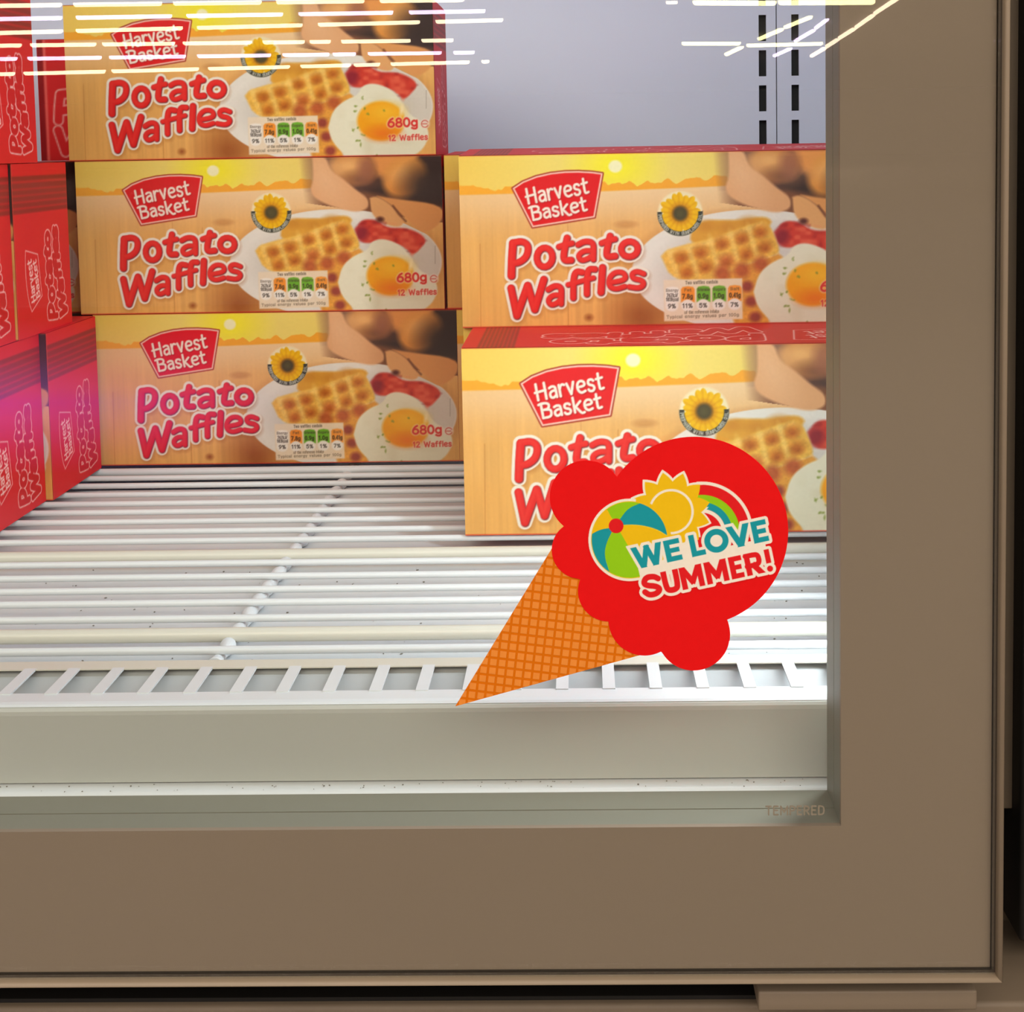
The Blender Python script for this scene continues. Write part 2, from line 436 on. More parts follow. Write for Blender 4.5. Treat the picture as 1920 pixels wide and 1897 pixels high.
# back wall: liner with a punched shelf upright on the right
fpart('back_panel', XL, 0.140 * KB, YB, YB + .02, -.36, .62, M['liner'])
fpart('back_panel', 0.2045 * KB, XR, YB, YB + .02, -.36, .62, M['liner'])
bm = bmesh.new()
def quad(bm, x0, x1, z0, z1, y):
    x0, x1 = x0 * KB, x1 * KB
    v = [bm.verts.new(W(*p)) for p in ((x0, y, z0), (x1, y, z0), (x1, y, z1), (x0, y, z1))]; bm.faces.new(v)
zs0 = 0.0264
slots = [(zs0 + k * .0303, zs0 + k * .0303 + .0225) for k in range(-11, 18)]
for xa, xb, holes in ((.140, .1567, 0), (.1567, .1631, 1), (.1631, .1714, 0), (.1722, .1846, 0), (.1846, .1910, 1), (.1910, .2045, 0)):
    if not holes: quad(bm, xa, xb, -.36, .62, YB); continue
    z = -.36
    for a, b in slots:
        quad(bm, xa, xb, z, a, YB); z = b
    quad(bm, xa, xb, z, .62, YB)
me = bpy.data.meshes.new('slotted_upright'); bm.to_mesh(me); bm.free()
so = link('slotted_upright', me, fz, M['liner']); so.matrix_parent_inverse = Matrix.Translation(-Vector(fz.location))
sm_ = so.modifiers.new('sheet', 'SOLIDIFY'); sm_.thickness = 0.002; sm_.offset = -1
fpart('upright_channel', .1425, .2060, YB + .006, YB + .02, -.36, .62, M['slot_dark'])
fpart('side_wall', XL - .02, XL, .60, YB + .02, -.36, .62, M['liner'])
fpart('side_wall', XR, XR + .02, .63, YB + .02, -.36, .62, M['liner'])
fpart('roof_panel', XL - .02, XR + .02, .60, YB + .02, .62, .66, M['liner'])
fpart('cabinet_floor', XL, XR, .642, YB, -.36, -.330, M['trough'])
fpart('front_sill', XL, .1494, .564, .640, -.272, -.2597, M['white'], .002)
fpart('lower_front', XL, .1494, .585, .640, -.335, -.272, M['dark'])
fpart('bottom_sill', XL - .1, .60, .560, .640, -.365, -.3487, M['sill'], .002)
fpart('kick_panel', XL - .1, .60, .560, .600, -.64, -.365, M['base'])
fpart('mullion', .1655, .60, .622, .640, -.3487, .62, M['dark'])
fpart('mullion_strip', .1655, .1865, .592, .622, -.2830, .62, M['dark'], .001)
fpart('neighbour_gasket', .1790, .215, .580, .612, -.335, .62, M['black'], .002)
fpart('jamb', .1625, .1655, .5700, .6220, -.3180, .62, M['black'])
fpart('jamb_face', .1495, .1655, .5640, .5700, -.3180, .62, M['black'])
fpart('gap_shade', XL, .1500, .5635, .622, -.3487, -.3470, M['black'])  # black sheet standing in for the darkness under the door
hp = fpart('hinge_plate', .0655, .1508, .541, .590, -.3398, -.3318, M['base'], .0008)
fpart('hinge_pin', .1320, .1370, .548, .553, -.3320, -.3235, M['trim'], 0, hp)
# vertical LED lamp on the right jamb behind the door frame
led = fpart('lamp_housing', .140, .163, .585, .630, -.235, .60, M['white'], .002)
lo = fpart('lamp_tube', .1285, .1398, .592, .624, -.215, .58, M['led'], .003, led)

# ------------------------------------------------------------------ wire shelf with front grille
sh = empty('wire_shelf', W(0, .80, -H))
tag(sh, 'white wire freezer shelf with slotted front lip and frosted cross rod', 'shelf')
SXF = .1488
def spart(name, me, mt):
    o = link(name, me, sh, mt); o.matrix_parent_inverse = Matrix.Translation(-Vector(sh.location)); return o
SX0, SX1 = XL + .006, XR - .004
spart('tray', box_mesh('tray', SX0, SXF, .6220 + YC, .992 + YC, ZC - H - .0125, ZC - H - .0105), M['white'])
spart('rear_rail', box_mesh('rear_rail', SX0, SX1, 1.225 + YC, 1.235 + YC, ZC - H - .012, ZC - H - .001), M['white'])
def xbar(y, r, z, mt, name='wire'):
    me = tube_mesh(name, [W(SX0, y, z), W(-.35, y, z), W(0, y, z), W(SX1, y, z)], [r] * 4, 14)
    return spart(name, me, mt)
for y in (1.2064, 1.1834, 1.1604, 1.1374, 1.1144, 1.0914, 1.0684, 1.0424, .9922, .9695, .9439, .9189, .8966, .8727, .8493, .8277, .781, .7558, .7326, .7112, .6865):
    xbar(y, .0019, -H - .0019, M['white'])
xbar(1.0152, .0030, -H - .0030, M['white'], 'support_bar')
xbar(.8000, .0035, -H - .0030, M['cream'], 'support_bar')
xbar(.6660, .0035, -H - .0030, M['cream'], 'support_bar')
xbar(.6435, .0020, -H - .0026, M['white'])
# cross rod crusted with frost between the wires
pts, rad = [], []
ys = np.linspace(.634, 1.235, 260)
wy = np.array([1.2064, 1.1834, 1.1604, 1.1374, 1.1144, 1.0914, 1.0684, 1.0424, 1.0152, .9922, .9695, .9439, .9189, .8966, .8727, .8493, .8277, .80, .781, .7558, .7326, .7112, .6865, .666, .6405])
for y in ys:
    dd = y - wy[np.argmin(np.abs(wy - y))]
    b = math.exp(-((dd + .006) / .0055) ** 2)
    pts.append(W(-.1688 + .0004 * math.sin(y * 300), y, -H - .0066)); rad.append(.0025 + .0014 * b)
spart('cross_rod', tube_mesh('cross_rod', pts, rad, 14), M['frost'])
# front grille: rear band, separate slats, front band with rolled lip and drop face
spart('rear_band', box_mesh('rear_band', SX0, SXF, .6128 + YC, .6228 + YC, ZC - H - .0001, ZC - H + .0004), M['cream'])
prof = [(.5862, -H - .0006), (.5862, -H), (.5765, -H + .0002), (.5742, -H - .0001), (.5732, -H - .0008), (.5736, -H - .0014), (.5750, -H - .0009)]
spart('front_band', profile_mesh('front_band', [(y + YC, z + ZC) for y, z in prof], SX0, SXF), M['white'])
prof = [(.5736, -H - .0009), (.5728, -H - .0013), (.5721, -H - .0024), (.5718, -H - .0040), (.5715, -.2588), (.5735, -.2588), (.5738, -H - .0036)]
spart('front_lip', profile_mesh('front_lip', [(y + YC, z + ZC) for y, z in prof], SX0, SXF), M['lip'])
slat_me = box_mesh('slat', -.0026, .0026, -.0148, .0148, -.0008, 0.0)
k = -45
x = .0291 - .01957 * 39
while x < SXF - .004:
    if x > SX0 + .004:
        o = spart('slat', slat_me, M['white']); o.location = W(x, .5995, -H + .0005)
        o.location = Vector(o.location); o.rotation_euler = (0, 0, 0)
    x += .01957
spart('trough', profile_mesh('trough', [(y + YC, z + ZC) for y, z in ((.5745, -H - .0120), (.6180, -H - .0016), (.6215, -H - .0010), (.6215, -H - .0026), (.5745, -H - .0140))], SX0, SXF), M['trough'])
# crumbs of frost and coating lying on the tray and sill
bm = bmesh.new()
def crumb(x, y, z, s):
    mt_ = Matrix.Translation(W(x, y, z)) @ Matrix.Rotation(random.random() * 6, 4, 'Z') @ Matrix.Diagonal((s * random.uniform(.6, 1.8), s * random.uniform(.6, 1.2), s * .6, 1))
    bmesh.ops.create_icosphere(bm, subdivisions=1, radius=1, matrix=mt_)
for _ in range(230): crumb(random.uniform(-.33, .15), random.uniform(.615, .80), -H - .0102, random.uniform(.0002, .0007))
for _ in range(70): crumb(random.uniform(-.26, .10), random.uniform(.5645, .571), -.2594, random.uniform(.00015, .0004))
me = bpy.data.meshes.new('crumbs'); bm.to_mesh(me); bm.free()
o = link('crumbs', me, None, M['crumb'])
tag(o, 'tiny dark crumbs scattered on the white shelf tray and sill', 'crumbs', kind='stuff')

# ------------------------------------------------------------------ freezer door
DX0, DX1, DZ0, DZ1 = -.735, .1567, -.3203, .60
TX, TZ = .1544, -.3178      # inner edges of the edge trim
IX0, IX1, IZ0, IZ1 = -.674, .0962, -.2603, .54
dr = empty('freezer_door', W(DX1, .55, DZ0))
tag(dr, 'glass freezer door with wide taupe border and slim edge trim', 'freezer door')
def dpart(name, me, mt):
    o = link(name, me, dr, mt); o.matrix_parent_inverse = Matrix.Translation(-Vector(dr.location)); return o
def dbox(name, x0, x1, y0, y1, z0, z1, mt, bevel=0.0):
    return dpart(name, box_mesh(name, x0, x1, y0 + YC, y1 + YC, z0 + ZC, z1 + ZC, bevel), mt)
GX0, GX1, GZ0, GZ1 = DX0 + .004, .1530, -.3167, DZ1 - .004
dbox('glass_pane', GX0, GX1, .527, .5315, GZ0, GZ1, M['glass'])
# border: four flat bands printed behind the glass, standing on the spacer
dbox('border_panel', IX1, GX1, .5320, .5345, GZ0, GZ1, M['taupe'])
dbox('border_panel', GX0, IX0, .5320, .5345, GZ0, GZ1, M['taupe'])
dbox('border_panel', IX0, IX1, .5320, .5345, GZ0, IZ0, M['taupe'])
dbox('border_panel', IX0, IX1, .5320, .5345, IZ1, GZ1, M['taupe'])
# spacer round the opening in two steps with a dark seam between them
for a, b, e in ((.5345, .5465, 0.0), (.5473, .5625, 0.0)):
    dbox('spacer', IX1 + e, IX1 + .018, a, b, IZ0 - .018, IZ1 + .018, M['reveal'])
    dbox('spacer', IX0 - .018, IX0 - e, a, b, IZ0 - .018, IZ1 + .018, M['reveal'])
    dbox('spacer', IX0, IX1 + .001, a, b, IZ0 - .018, IZ0 - e, M['reveal'])
    dbox('spacer', IX0, IX1, a, b, IZ1 + e, IZ1 + .018, M['reveal'])
dbox('seam_gasket', IX0 - .01, IX1 + .01, .5463, .5475, IZ0 - .017, IZ0 - .0006, M['gasket'])
# backing behind the border so that no light leaks round the spacer
dbox('frame_core', IX1 + .018, .1528, .5345, .5600, DZ0 + .002, DZ1 - .002, M['reveal'])
dbox('frame_core', IX0 - .05, IX1 + .018, .5345, .5600, DZ0 + .002, IZ0 - .018, M['reveal'])
# groove and edge trim
dbox('groove_gasket', .1530, TX, .5300, .5560, GZ0, DZ1, M['gasket'])
dbox('groove_gasket', GX0, TX, .5300, .5560, TZ, GZ0, M['gasket'])
def trim(name, a0, a1, vertical):
    # rounded strip; profile across its width
    n = 10; bm = bmesh.new(); rows = []
    w0, w1 = (TX, DX1) if vertical else (TZ, DZ0)
    ys_ = []
    for i in range(n + 1):
        t = i / n; c = w0 + (w1 - w0) * t
        ys_.append((c, .5262 + .0022 * (2 * t - 1) ** 4 * (1 if t > .5 else .3)))
    prof = [(w0, .560)] + ys_ + [(w1, .560)]
    for c, y in prof:
        f = (c - w0) / (w1 - w0)
        if vertical:   # mitred bottom end
            e = TZ + (DZ0 - TZ) * f
            rows.append((bm.verts.new(W(c, y, e)), bm.verts.new(W(c, y, a1))))
        else:
            e = TX + (DX1 - TX) * f
            rows.append((bm.verts.new(W(a0, y, c)), bm.verts.new(W(e, y, c))))
    for r0, r1 in zip(rows, rows[1:]):
        fc = bm.faces.new((r0[0], r0[1], r1[1], r1[0])); fc.smooth = True
    bm.faces.new([r[0] for r in rows]); bm.faces.new([r[1] for r in rows][::-1])
    bm.faces.new((rows[0][0], rows[-1][0], rows[-1][1], rows[0][1]))
    bmesh.ops.recalc_face_normals(bm, faces=list(bm.faces))
    me = bpy.data.meshes.new(name); bm.to_mesh(me); bm.free()
    dpart(name, me, M['trim'])
trim('edge_trim', DZ0, DZ1, True)
trim('edge_trim', DX0, DX1, False)
# small etched stamp on the glass
cst = Canvas(70, 12, 420, 73, (0, 0, 0))
st = text_strokes('TEMPERED', 3, 10.5, 9.0, width=63, gap=.34)
sl_, d_ = cst.strokesd(st, .85, 80)
fm = np.zeros(cst.X.shape, bool); fm[sl_] = d_ < 0
me = grid_mesh('tempered_stamp', cst, lambda X, Y: np.stack([.0660 + X * .000345, np.full_like(X, .5264 + YC), -.2492 - Y * .00036 + ZC], 1), faces=fm[:-1, :-1].ravel())
o = dpart('tempered_stamp', me, M['stamp']); o['label'] = 'pale etched word TEMPERED'

# ------------------------------------------------------------------ potato waffle cartons
BW, BH, BD = .2623, .1100, .0955
AW, AH = 700.0, 294.0
def rect(x, y):
    t = (y - (304 - .0144 * (x - 139.5))) / 286.0
    l, r = 139.5 + 14.5 * t, 832 + 9 * t
    return ((x - l) / (r - l) * AW, t * AH)
def LH(*p): return [rect(120 + x / 5.053, 280 + y / 5.053) for x, y in p]
def RH(*p): return [rect(460 + x / 4.571, 280 + y / 4.571) for x, y in p]
def L1(x, y): return LH((x, y))[0]
def R1(x, y): return RH((x, y))[0]

POTATO = [sm(*LH((578, 848), (572, 980), (572, 1122))), sm(*LH((578, 845), (660, 830), (712, 870), (700, 960), (640, 1010), (585, 1018))),
    np.array(LH(*arc(850, 968, 66, 80))), sm(*LH((1035, 805), (1010, 930), (1012, 995), (1075, 992))), sm(*LH((968, 880), (1020, 862), (1078, 850))),
    sm(*LH((1130, 862), (1185, 832), (1258, 842), (1262, 920), (1262, 985))), sm(*LH((1258, 915), (1180, 912), (1130, 955), (1160, 1000), (1225, 978), (1258, 945))),
    sm(*LH((1398, 790), (1372, 910), (1375, 965), (1445, 958))), sm(*LH((1328, 850), (1385, 828), (1440, 815))), np.array(LH(*arc(1565, 900, 70, 64)))]
WAFFLES = [np.array(LH((572, 1228), (628, 1462), (712, 1205), (778, 1408), (848, 1155))),
    sm(*LH((888, 1240), (945, 1205), (998, 1220), (1000, 1290), (1000, 1360))), sm(*LH((998, 1290), (930, 1285), (885, 1330), (915, 1375), (970, 1355), (1000, 1318))),
    sm(*LH((1172, 1095), (1120, 1085), (1098, 1140), (1102, 1310))), sm(*LH((1278, 1068), (1228, 1065), (1212, 1120), (1216, 1278))), np.array(LH((1055, 1200), (1268, 1142))),
    np.array(LH((1342, 1055), (1335, 1262))), sm(*LH((1400, 1185), (1545, 1160), (1530, 1098), (1455, 1090), (1400, 1140), (1402, 1215), (1460, 1240), (1535, 1215))),
    sm(*LH((1692, 1108), (1635, 1085), (1590, 1108), (1605, 1150), (1675, 1160), (1700, 1195), (1660, 1232), (1575, 1218)))]
TITLE = POTATO + WAFFLES
TRAD = [7.2, 6.2, 6.0, 6.2, 5.4, 5.4, 4.9, 6.2, 5.4, 5.9, 6.8, 5.4, 4.9, 5.8, 5.8, 4.6, 6.6, 4.8, 5.0]
BADGE = [L1(566, 390)] + LH((650, 335), (760, 292), (880, 265), (1000, 252), (1120, 250), (1230, 256)) + [L1(1318, 268), L1(1262, 632), L1(742, 714)]
HARV = text_strokes('Harvest', *L1(698, 518), 25.0, width=104, angle=.165, gap=.2)
BASK = text_strokes('Basket', *L1(742, 655), 22.5, width=93, angle=.165, gap=.2)

def paint_front():
    c = Canvas(AW, AH, 590, 249, (232, 178, 108))
    X, Y = c.X, c.Y
    # table boards: vertical grain
    grain = c.noise(3.0, 90, 1) * .5 + c.noise(9, 150, 2) * .5
    c.C *= (0.95 + .10 * grain)[..., None]
    warm = c.noise(120, 80, 3)
    c.put(np.clip(warm - .45, 0, 1) * .5, (238, 170, 84))
    for u, y0, y1 in ((33, 150, 294), (183, 95, 294), (240, 130, 230)):
        c.ink([np.array([(u, y0), (u - 2, y1)])], .5, (170, 105, 50), alpha=.55)
    c.ellipse(*L1(1530, 692), 14, 5, (178, 118, 60), 3); c.ellipse(*L1(1530, 692), 9, 2.5, (205, 145, 80), 2)
    c.ellipse(*L1(1240, 1478), 6, 5, (160, 95, 50), 3)
    # shade of the plate on the boards
    c.ellipse(*R1(-30, 1330), 45, 42, (150, 82, 40), 34, alpha=.85)
    # field, tree line, evening sky
    hor = 66 - 0.010 * X - 8 * np.clip((X - 250) / 450, 0, 1) ** 1.0
    c.put(np.clip((150 - Y) / 70, 0, 1) * .75, (238, 196, 150))
    c.put(np.clip((118 - Y) / 55, 0, 1) * .6 * np.clip((X + 100) / 300, 0, 1), (246, 220, 186))
    trees = hor - 4.0 - 13 * np.abs(c.noise(16, 400, 5)) - 4 * c.noise(6, 400, 6)
    c.put(c.cov(Y - hor, .6), (243, 172, 60))
    c.put(c.cov(Y - trees, 0.5), (240, 210, 112))
    sx, sy = L1(1425, 210)
    rr = np.hypot(X - sx, (Y - sy) * 1.3)
    sky = (Y < trees)
    c.put(np.clip(1 - rr / 330, 0, 1) * .8 * sky, (242, 226, 136))
    c.put(np.clip(1 - rr / 95, 0, 1) ** 1.1 * sky, (248, 238, 50))
    c.put(np.clip(1 - X / 160, 0, 1) * .35 * sky, (240, 190, 84))
    c.ellipse(sx, sy, 11.5, 10.5, (250, 246, 205), 1.0)
    # potatoes and sacking, top right
    fade = np.clip((X - R1(470, 100)[0] - .1 * Y) / 40, 0, 1)
    top = Y < (R1(700, 470)[1] + (X - 450) * .16)
    c.put(fade * top * .95, (120, 76, 56))
    c.put(fade * (Y < 66) * .35, (84, 60, 66))
    c.poly(RH((1100, 60), (1760, 60), (1760, 500), (1500, 450), (1200, 400), (960, 350)), (62, 46, 44), 5)
    c.poly(RH((1080, 60), (1500, 60), (1460, 160), (1240, 270), (1150, 240), (1090, 130)), (232, 158, 92), 5)
    c.ellipse(*R1(1390, 250), 44, 36, (222, 150, 76), 5, rot=-.5); c.ellipse(*R1(1360, 200), 26, 16, (240, 178, 108), 12, rot=-.5)
    c.ellipse(*R1(1600, 330), 46, 40, (58, 44, 42), 22, alpha=.95)
    c.ellipse(*R1(950, 180), 44, 30, (196, 134, 78), 4, rot=.15); c.ellipse(*R1(900, 150), 26, 14, (236, 180, 120), 10)
    c.ellipse(*R1(1020, 270), 30, 14, (120, 78, 62), 10, alpha=.8); c.ellipse(*R1(1060, 170), 16, 22, (160, 104, 84), 8, alpha=.8)
    # plate
    px, py = R1(800, 975)
    c.ellipse(px, py + 5, 206, 106, (170, 110, 66), 10, alpha=.5)
    e = np.sqrt(((X - px) / 203) ** 2 + ((Y - py) / 103) ** 2)
    upper = (Y > R1(0, 480)[1] + np.clip((X - R1(1000, 0)[0]) * .5, 0, 200)) | (X < R1(700, 0)[0])
    c.put(c.cov((e - 1) * 103) * upper, (236, 232, 228))
    c.put(c.cov((e - .8) * 103, 9) * upper * .55, (206, 200, 196))
    c.put(np.clip((X - 560) / 80, 0, 1) * c.cov((e - .99) * 103) * upper * .35, (190, 176, 160))
    c.poly(RH((590, 70), (710, 70), (745, 190), (850, 255), (985, 365), (1075, 425), (1085, 505), (985, 545), (850, 520), (700, 470), (600, 410), (575, 345), (605, 265)), (226, 172, 128), 1.5, smooth=True)
    c.ellipse(*R1(700, 250), 20, 40, (240, 196, 158), 22, rot=-.5, alpha=.6)
    c.poly(RH((1150, 405), (1300, 430), (1720, 480), (1720, 620), (1580, 725), (1500, 690), (1390, 590), (1290, 490)), (222, 158, 100), 1.2, smooth=True)
    c.poly(RH((1080, 425), (1150, 405), (1280, 485), (1395, 620), (1345, 675), (1230, 650), (1110, 575)), (228, 172, 118), 1.2, smooth=True)
    c.ink([np.array(RH((1060, 390), (1085, 440), (1090, 520)))], 1.2, (120, 78, 56), soft=1.5)
    c.ink([np.array(RH((1290, 490), (1340, 560), (1400, 620)))], 1.4, (110, 66, 48), soft=1.5)
    # bacon
    c.poly(RH((965, 690), (1030, 600), (1150, 610), (1250, 680), (1400, 675), (1530, 725), (1580, 785), (1540, 840), (1460, 915), (1410, 850), (1330, 810), (1180, 790), (1060, 810), (1000, 780)), (204, 66, 52), 1.5, smooth=True)
    n1 = c.noise(10, 7, 8)
    bx, by = R1(1280, 740)
    inb = c.cov(c.polysd(RH((965, 690), (1030, 600), (1150, 610), (1400, 675), (1580, 785), (1460, 915), (1180, 790), (1000, 780)), X, Y), 3)
    c.put(np.clip((n1 - .5) * 3, 0, 1) * inb * .6, (238, 120, 92)); c.put(np.clip((.38 - n1) * 4, 0, 1) * inb * .6, (150, 36, 40))
    c.ellipse(*R1(1020, 720), 12, 14, (136, 36, 52), 5, alpha=.9); c.ellipse(*R1(1180, 605), 7, 5, (90, 46, 40), 2)
    # waffles: one behind, one in front, one below
    gold, crumb_, pit, red = (236, 186, 88), (246, 208, 122), (196, 120, 44), (176, 84, 50)
    c.poly(RH((330, 660), (420, 590), (690, 600), (900, 560), (960, 640), (600, 760), (320, 790)), (222, 164, 66), 2, smooth=True)
    for p in ((440, 640), (600, 650), (760, 610)): c.ellipse(*R1(*p), 15, 9, (198, 134, 50), 5, alpha=.7)
    c.poly(RH((520, 1010), (1000, 850), (1060, 900), (900, 1150), (960, 1420), (700, 1420)), (226, 160, 72), 2)
    c.poly(RH((105, 870), (150, 815), (480, 735), (860, 600), (920, 620), (1020, 830), (960, 870), (620, 980), (580, 1060), (200, 1060)), gold, 1.5, smooth=True)
    c.poly(RH((150, 830), (480, 750), (860, 615), (885, 640), (480, 780), (170, 860)), crumb_, 3)
    for i, p in enumerate(((255, 875), (400, 835), (560, 768), (712, 728), (848, 680), (300, 985), (440, 945), (600, 905), (748, 848), (885, 795))):
        c.ellipse(*R1(*p), 12.5, 10, pit if i not in (7,) else (204, 116, 62), 6, rot=-.3, alpha=.95); c.ellipse(*R1(p[0] + 12, p[1] + 18), 7, 5, (174, 92, 36), 4, rot=-.3, alpha=.8)
        c.ellipse(*R1(p[0] - 72, p[1] + 8), 3.5, 11, (250, 214, 130), 3, rot=-.25, alpha=.7)
    for p in ((575, 1000), (725, 975), (868, 930)): c.ellipse(*R1(*p), 13, 13, red, 5, alpha=.85)
    for p in ((770, 1100), (805, 1215), (840, 1335)): c.ellipse(*R1(*p), 10, 9, (150, 66, 58), 3, alpha=.95)
    wm = c.cov(c.polysd(RH((105, 870), (480, 735), (860, 600), (1020, 830), (960, 1420), (700, 1420), (580, 1060), (200, 1060)), X, Y), 3)
    c.C *= (1 + ((c.noise(7, 6, 31) - .5) * .10 + (c.noise(2.5, 2.5, 32) - .5) * .07) * wm)[..., None]
    # fried egg
    c.poly(RH((820, 1140), (855, 1000), (950, 915), (1075, 865), (1105, 790), (1200, 765), (1330, 805), (1430, 895), (1510, 1030), (1600, 1080), (1690, 1170), (1650, 1300), (1560, 1380), (1400, 1450), (1050, 1450), (940, 1350), (850, 1250)), (238, 234, 214), 1.0, smooth=True)
    c.put(np.clip(c.noise(26, 18, 11) - .5, 0, 1) * .6 * c.cov(np.hypot((X - R1(1230, 1130)[0]) / 1.3, Y - R1(1230, 1130)[1]) - 62, 10), (214, 204, 172))
    c.ellipse(*R1(1270, 1085), 45, 37, (244, 168, 34), 2.0); c.ellipse(*R1(1300, 1010), 30, 16, (252, 196, 60), 10, alpha=.8)
    c.ellipse(*R1(1290, 1190), 26, 12, (238, 120, 40), 9, alpha=.8); c.ellipse(*R1(1445, 1000), 3, 9, (255, 236, 190), 2, rot=.2)
    for q in range(26):
        a, b = [(1050, 970), (1040, 1010), (1140, 985), (1160, 1030), (1070, 1150), (1030, 1170), (1120, 1205), (1080, 1255), (1110, 1280), (1300, 1000), (1100, 890), (1250, 1370), (1060, 1250)][q % 13]
        p = R1(a + random.uniform(-14, 14), b + random.uniform(-12, 12))
        c.ellipse(*p, random.uniform(1, 2.2), random.uniform(.8, 1.4), (128, 146, 60), .8, rot=random.random() * 3, alpha=.85)
    c.ink([np.array(RH((1655, 830), (1655, 980)))], .5, (110, 96, 84), alpha=.5)
    # weight and count
    k = text_strokes('680g', *R1(1335, 1135), 15.5, width=54, angle=.01, gap=.22)
    c.ink(k, 1.9, (250, 226, 206), grow=1.8, soft=1, alpha=.7); c.ink(k, 1.9, (216, 60, 56))
    wt1 = (k, 1.9)
    ex, ey = R1(1645, 1110); c.ellipse(ex, ey, 9.5, 9.5, (246, 226, 214), 1, alpha=.7)
    c.ink([arc(ex, ey, 6.5, 6.5, 30, 330), np.array([(ex - 6, ey), (ex + 4, ey)])], .8, (206, 90, 80))
    k = text_strokes('12 Waffles', *R1(1340, 1250), 9.8, width=73, angle=.015, gap=.24)
    c.ink(k, 1.1, (250, 226, 206), grow=1.3, soft=1, alpha=.6); c.ink(k, 1.1, (214, 64, 58))
    wt2 = (k, 1.1)
    # nutrition label
    lab4 = lab = RH((135, 1055), (725, 1042), (740, 1345), (150, 1362))
    c.poly(lab, (240, 222, 200), .5, grow=1.0, alpha=.95)
    x0, y0 = lab[0]
    c.ink(text_strokes('Two waffles contain', *R1(300, 1082), 5.0, width=54, angle=.02, gap=.3), .45, (90, 78, 66), alpha=.9)
    cols = [((246, 240, 236), 'Energy', '', '9%'), ((240, 150, 56), 'Fat', '7.8g', '11%'), ((110, 172, 52), 'Saturates', '0.9g', '5%'), ((116, 176, 54), 'Sugars', '1.0g', '1%'), ((240, 156, 66), 'Salt', '0.41g', '7%')]
    for i, (cc, a, b, p) in enumerate(cols):
        cx = 200 + i * 119.5
        dy = -3 * i
        ux, uy = R1(cx, 1165 + dy); ccx, ccy = R1(cx, 1247 + dy)
        c.poly([(ux - 11.6, uy + 13), (ux - 11.6, uy - 9), (ux - 9, uy - 13), (ux, uy - 14.5), (ux + 9, uy - 13), (ux + 11.6, uy - 9), (ux + 11.6, uy + 13)], cc, .4)
        c.ellipse(ccx, ccy, 11.0, 10.0, (246, 240, 236), .5)
        wa = min(20, 3.6 * len(a))
        c.ink(text_strokes(a, ux - wa / 2, uy - 6, 4.2, width=wa, gap=.3), .38, (70, 60, 50), alpha=.85)
        if b: c.ink(text_strokes(b, ux - 9, uy + 6.5, 7.2, width=18 if len(b) > 4 else 16.5, gap=.3), .75, (56, 46, 36))
        else:
            c.ink(text_strokes('767kJ/', ux - 9, uy + 3.0, 5.2, width=18, gap=.3), .5, (60, 52, 46)); c.ink(text_strokes('183kcal', ux - 10, uy + 10, 5.2, width=20, gap=.3), .5, (60, 52, 46))
        wp = 12 if len(p) == 2 else 16
        c.ink(text_strokes(p, ccx - wp / 2, ccy + 4, 6.6, width=wp, gap=.3), .6, (50, 44, 38))
    c.ink(text_strokes('of the reference intake', *R1(300, 1308), 4.6, width=58, angle=.02, gap=.3), .4, (100, 88, 76), alpha=.85)
    c.ink(text_strokes('Typical energy values per 100g'.replace('T', 'T'), *R1(165, 1344), 4.6, width=122, angle=.02, gap=.3), .4, (100, 88, 76), alpha=.85)
    # sunflower seal
    fx, fy = R1(240, 545)
    c.ellipse(fx, fy, 38, 38, (246, 232, 196), 1.2)
    th = np.arctan2(Y - fy, X - fx); rr = np.hypot(X - fx, Y - fy)
    pet = 30 + 4.5 * np.abs(np.sin(th * 9)) + 2.5 * np.sin(th * 7 + 1)
    c.put(c.cov(rr - pet, .6), (238, 188, 24))
    c.put(c.cov(rr - pet, .6) * np.clip(np.sin(th * 18) * .5 + .1, 0, 1) * .5, (206, 140, 14))
    c.put(c.cov(rr - 17, 5) * .7, (186, 108, 24)); c.put(c.cov(rr - 12.5, 2.5), (74, 66, 44)); c.put(c.cov(rr - 7, 4) * .6, (96, 92, 56))
    ringm = c.cov(np.abs(rr - 34.5) - 3.9, .2) * (np.sin(th) > -.1)
    c.put(ringm, (62, 64, 58))
    word = 'PREPARED WITH SUNFLOWER OIL'
    for i, ch in enumerate(word):
        if ch == ' ': continue
        ang = math.radians(178 - 176 * (i + .5) / len(word))
        bx_, by_ = fx + 36.6 * math.cos(ang), fy + 36.6 * math.sin(ang)
        c.ink(text_strokes(ch, bx_ - 1.3 * math.sin(ang), by_ + 1.3 * math.cos(ang), 4.4, width=2.8, angle=(ang - math.pi / 2) * -1), .42, (236, 236, 226))
    # title lettering
    TR = np.array(TRAD) * .93
    c.ink([k + (2, 4) for k in TITLE], TR, (150, 84, 40), grow=4.5, soft=4, alpha=.4)
    c.ink(TITLE, TR, (246, 238, 230), grow=5.0)
    c.ink([k + (.8, .9) for k in TITLE], TR, (110, 26, 34), grow=.3, soft=.5)
    c.ink(TITLE, TR - .3, (222, 42, 42)); c.ink([k + (-1.2, -1.4) for k in TITLE], 2.2, (236, 70, 62), soft=2, alpha=.7)
    # brand badge
    c.poly(BADGE, (160, 54, 40), grow=2.6); c.poly(BADGE, (250, 206, 196), grow=.4); c.poly(BADGE, (218, 34, 40), grow=-2.2)
    for t, r in ((HARV, 2.15), (BASK, 2.15)):
        c.ink([k + (.9, 1.1) for k in t], r, (130, 20, 26), soft=.6, alpha=.7); c.ink(t, r, (250, 236, 228))
    lab = np.zeros(X.shape, int)
    lab[np.hypot(X - fx, Y - fy) < 38.5] = 3
    lab[c.polysd(lab4, X, Y) < 1.2] = 4
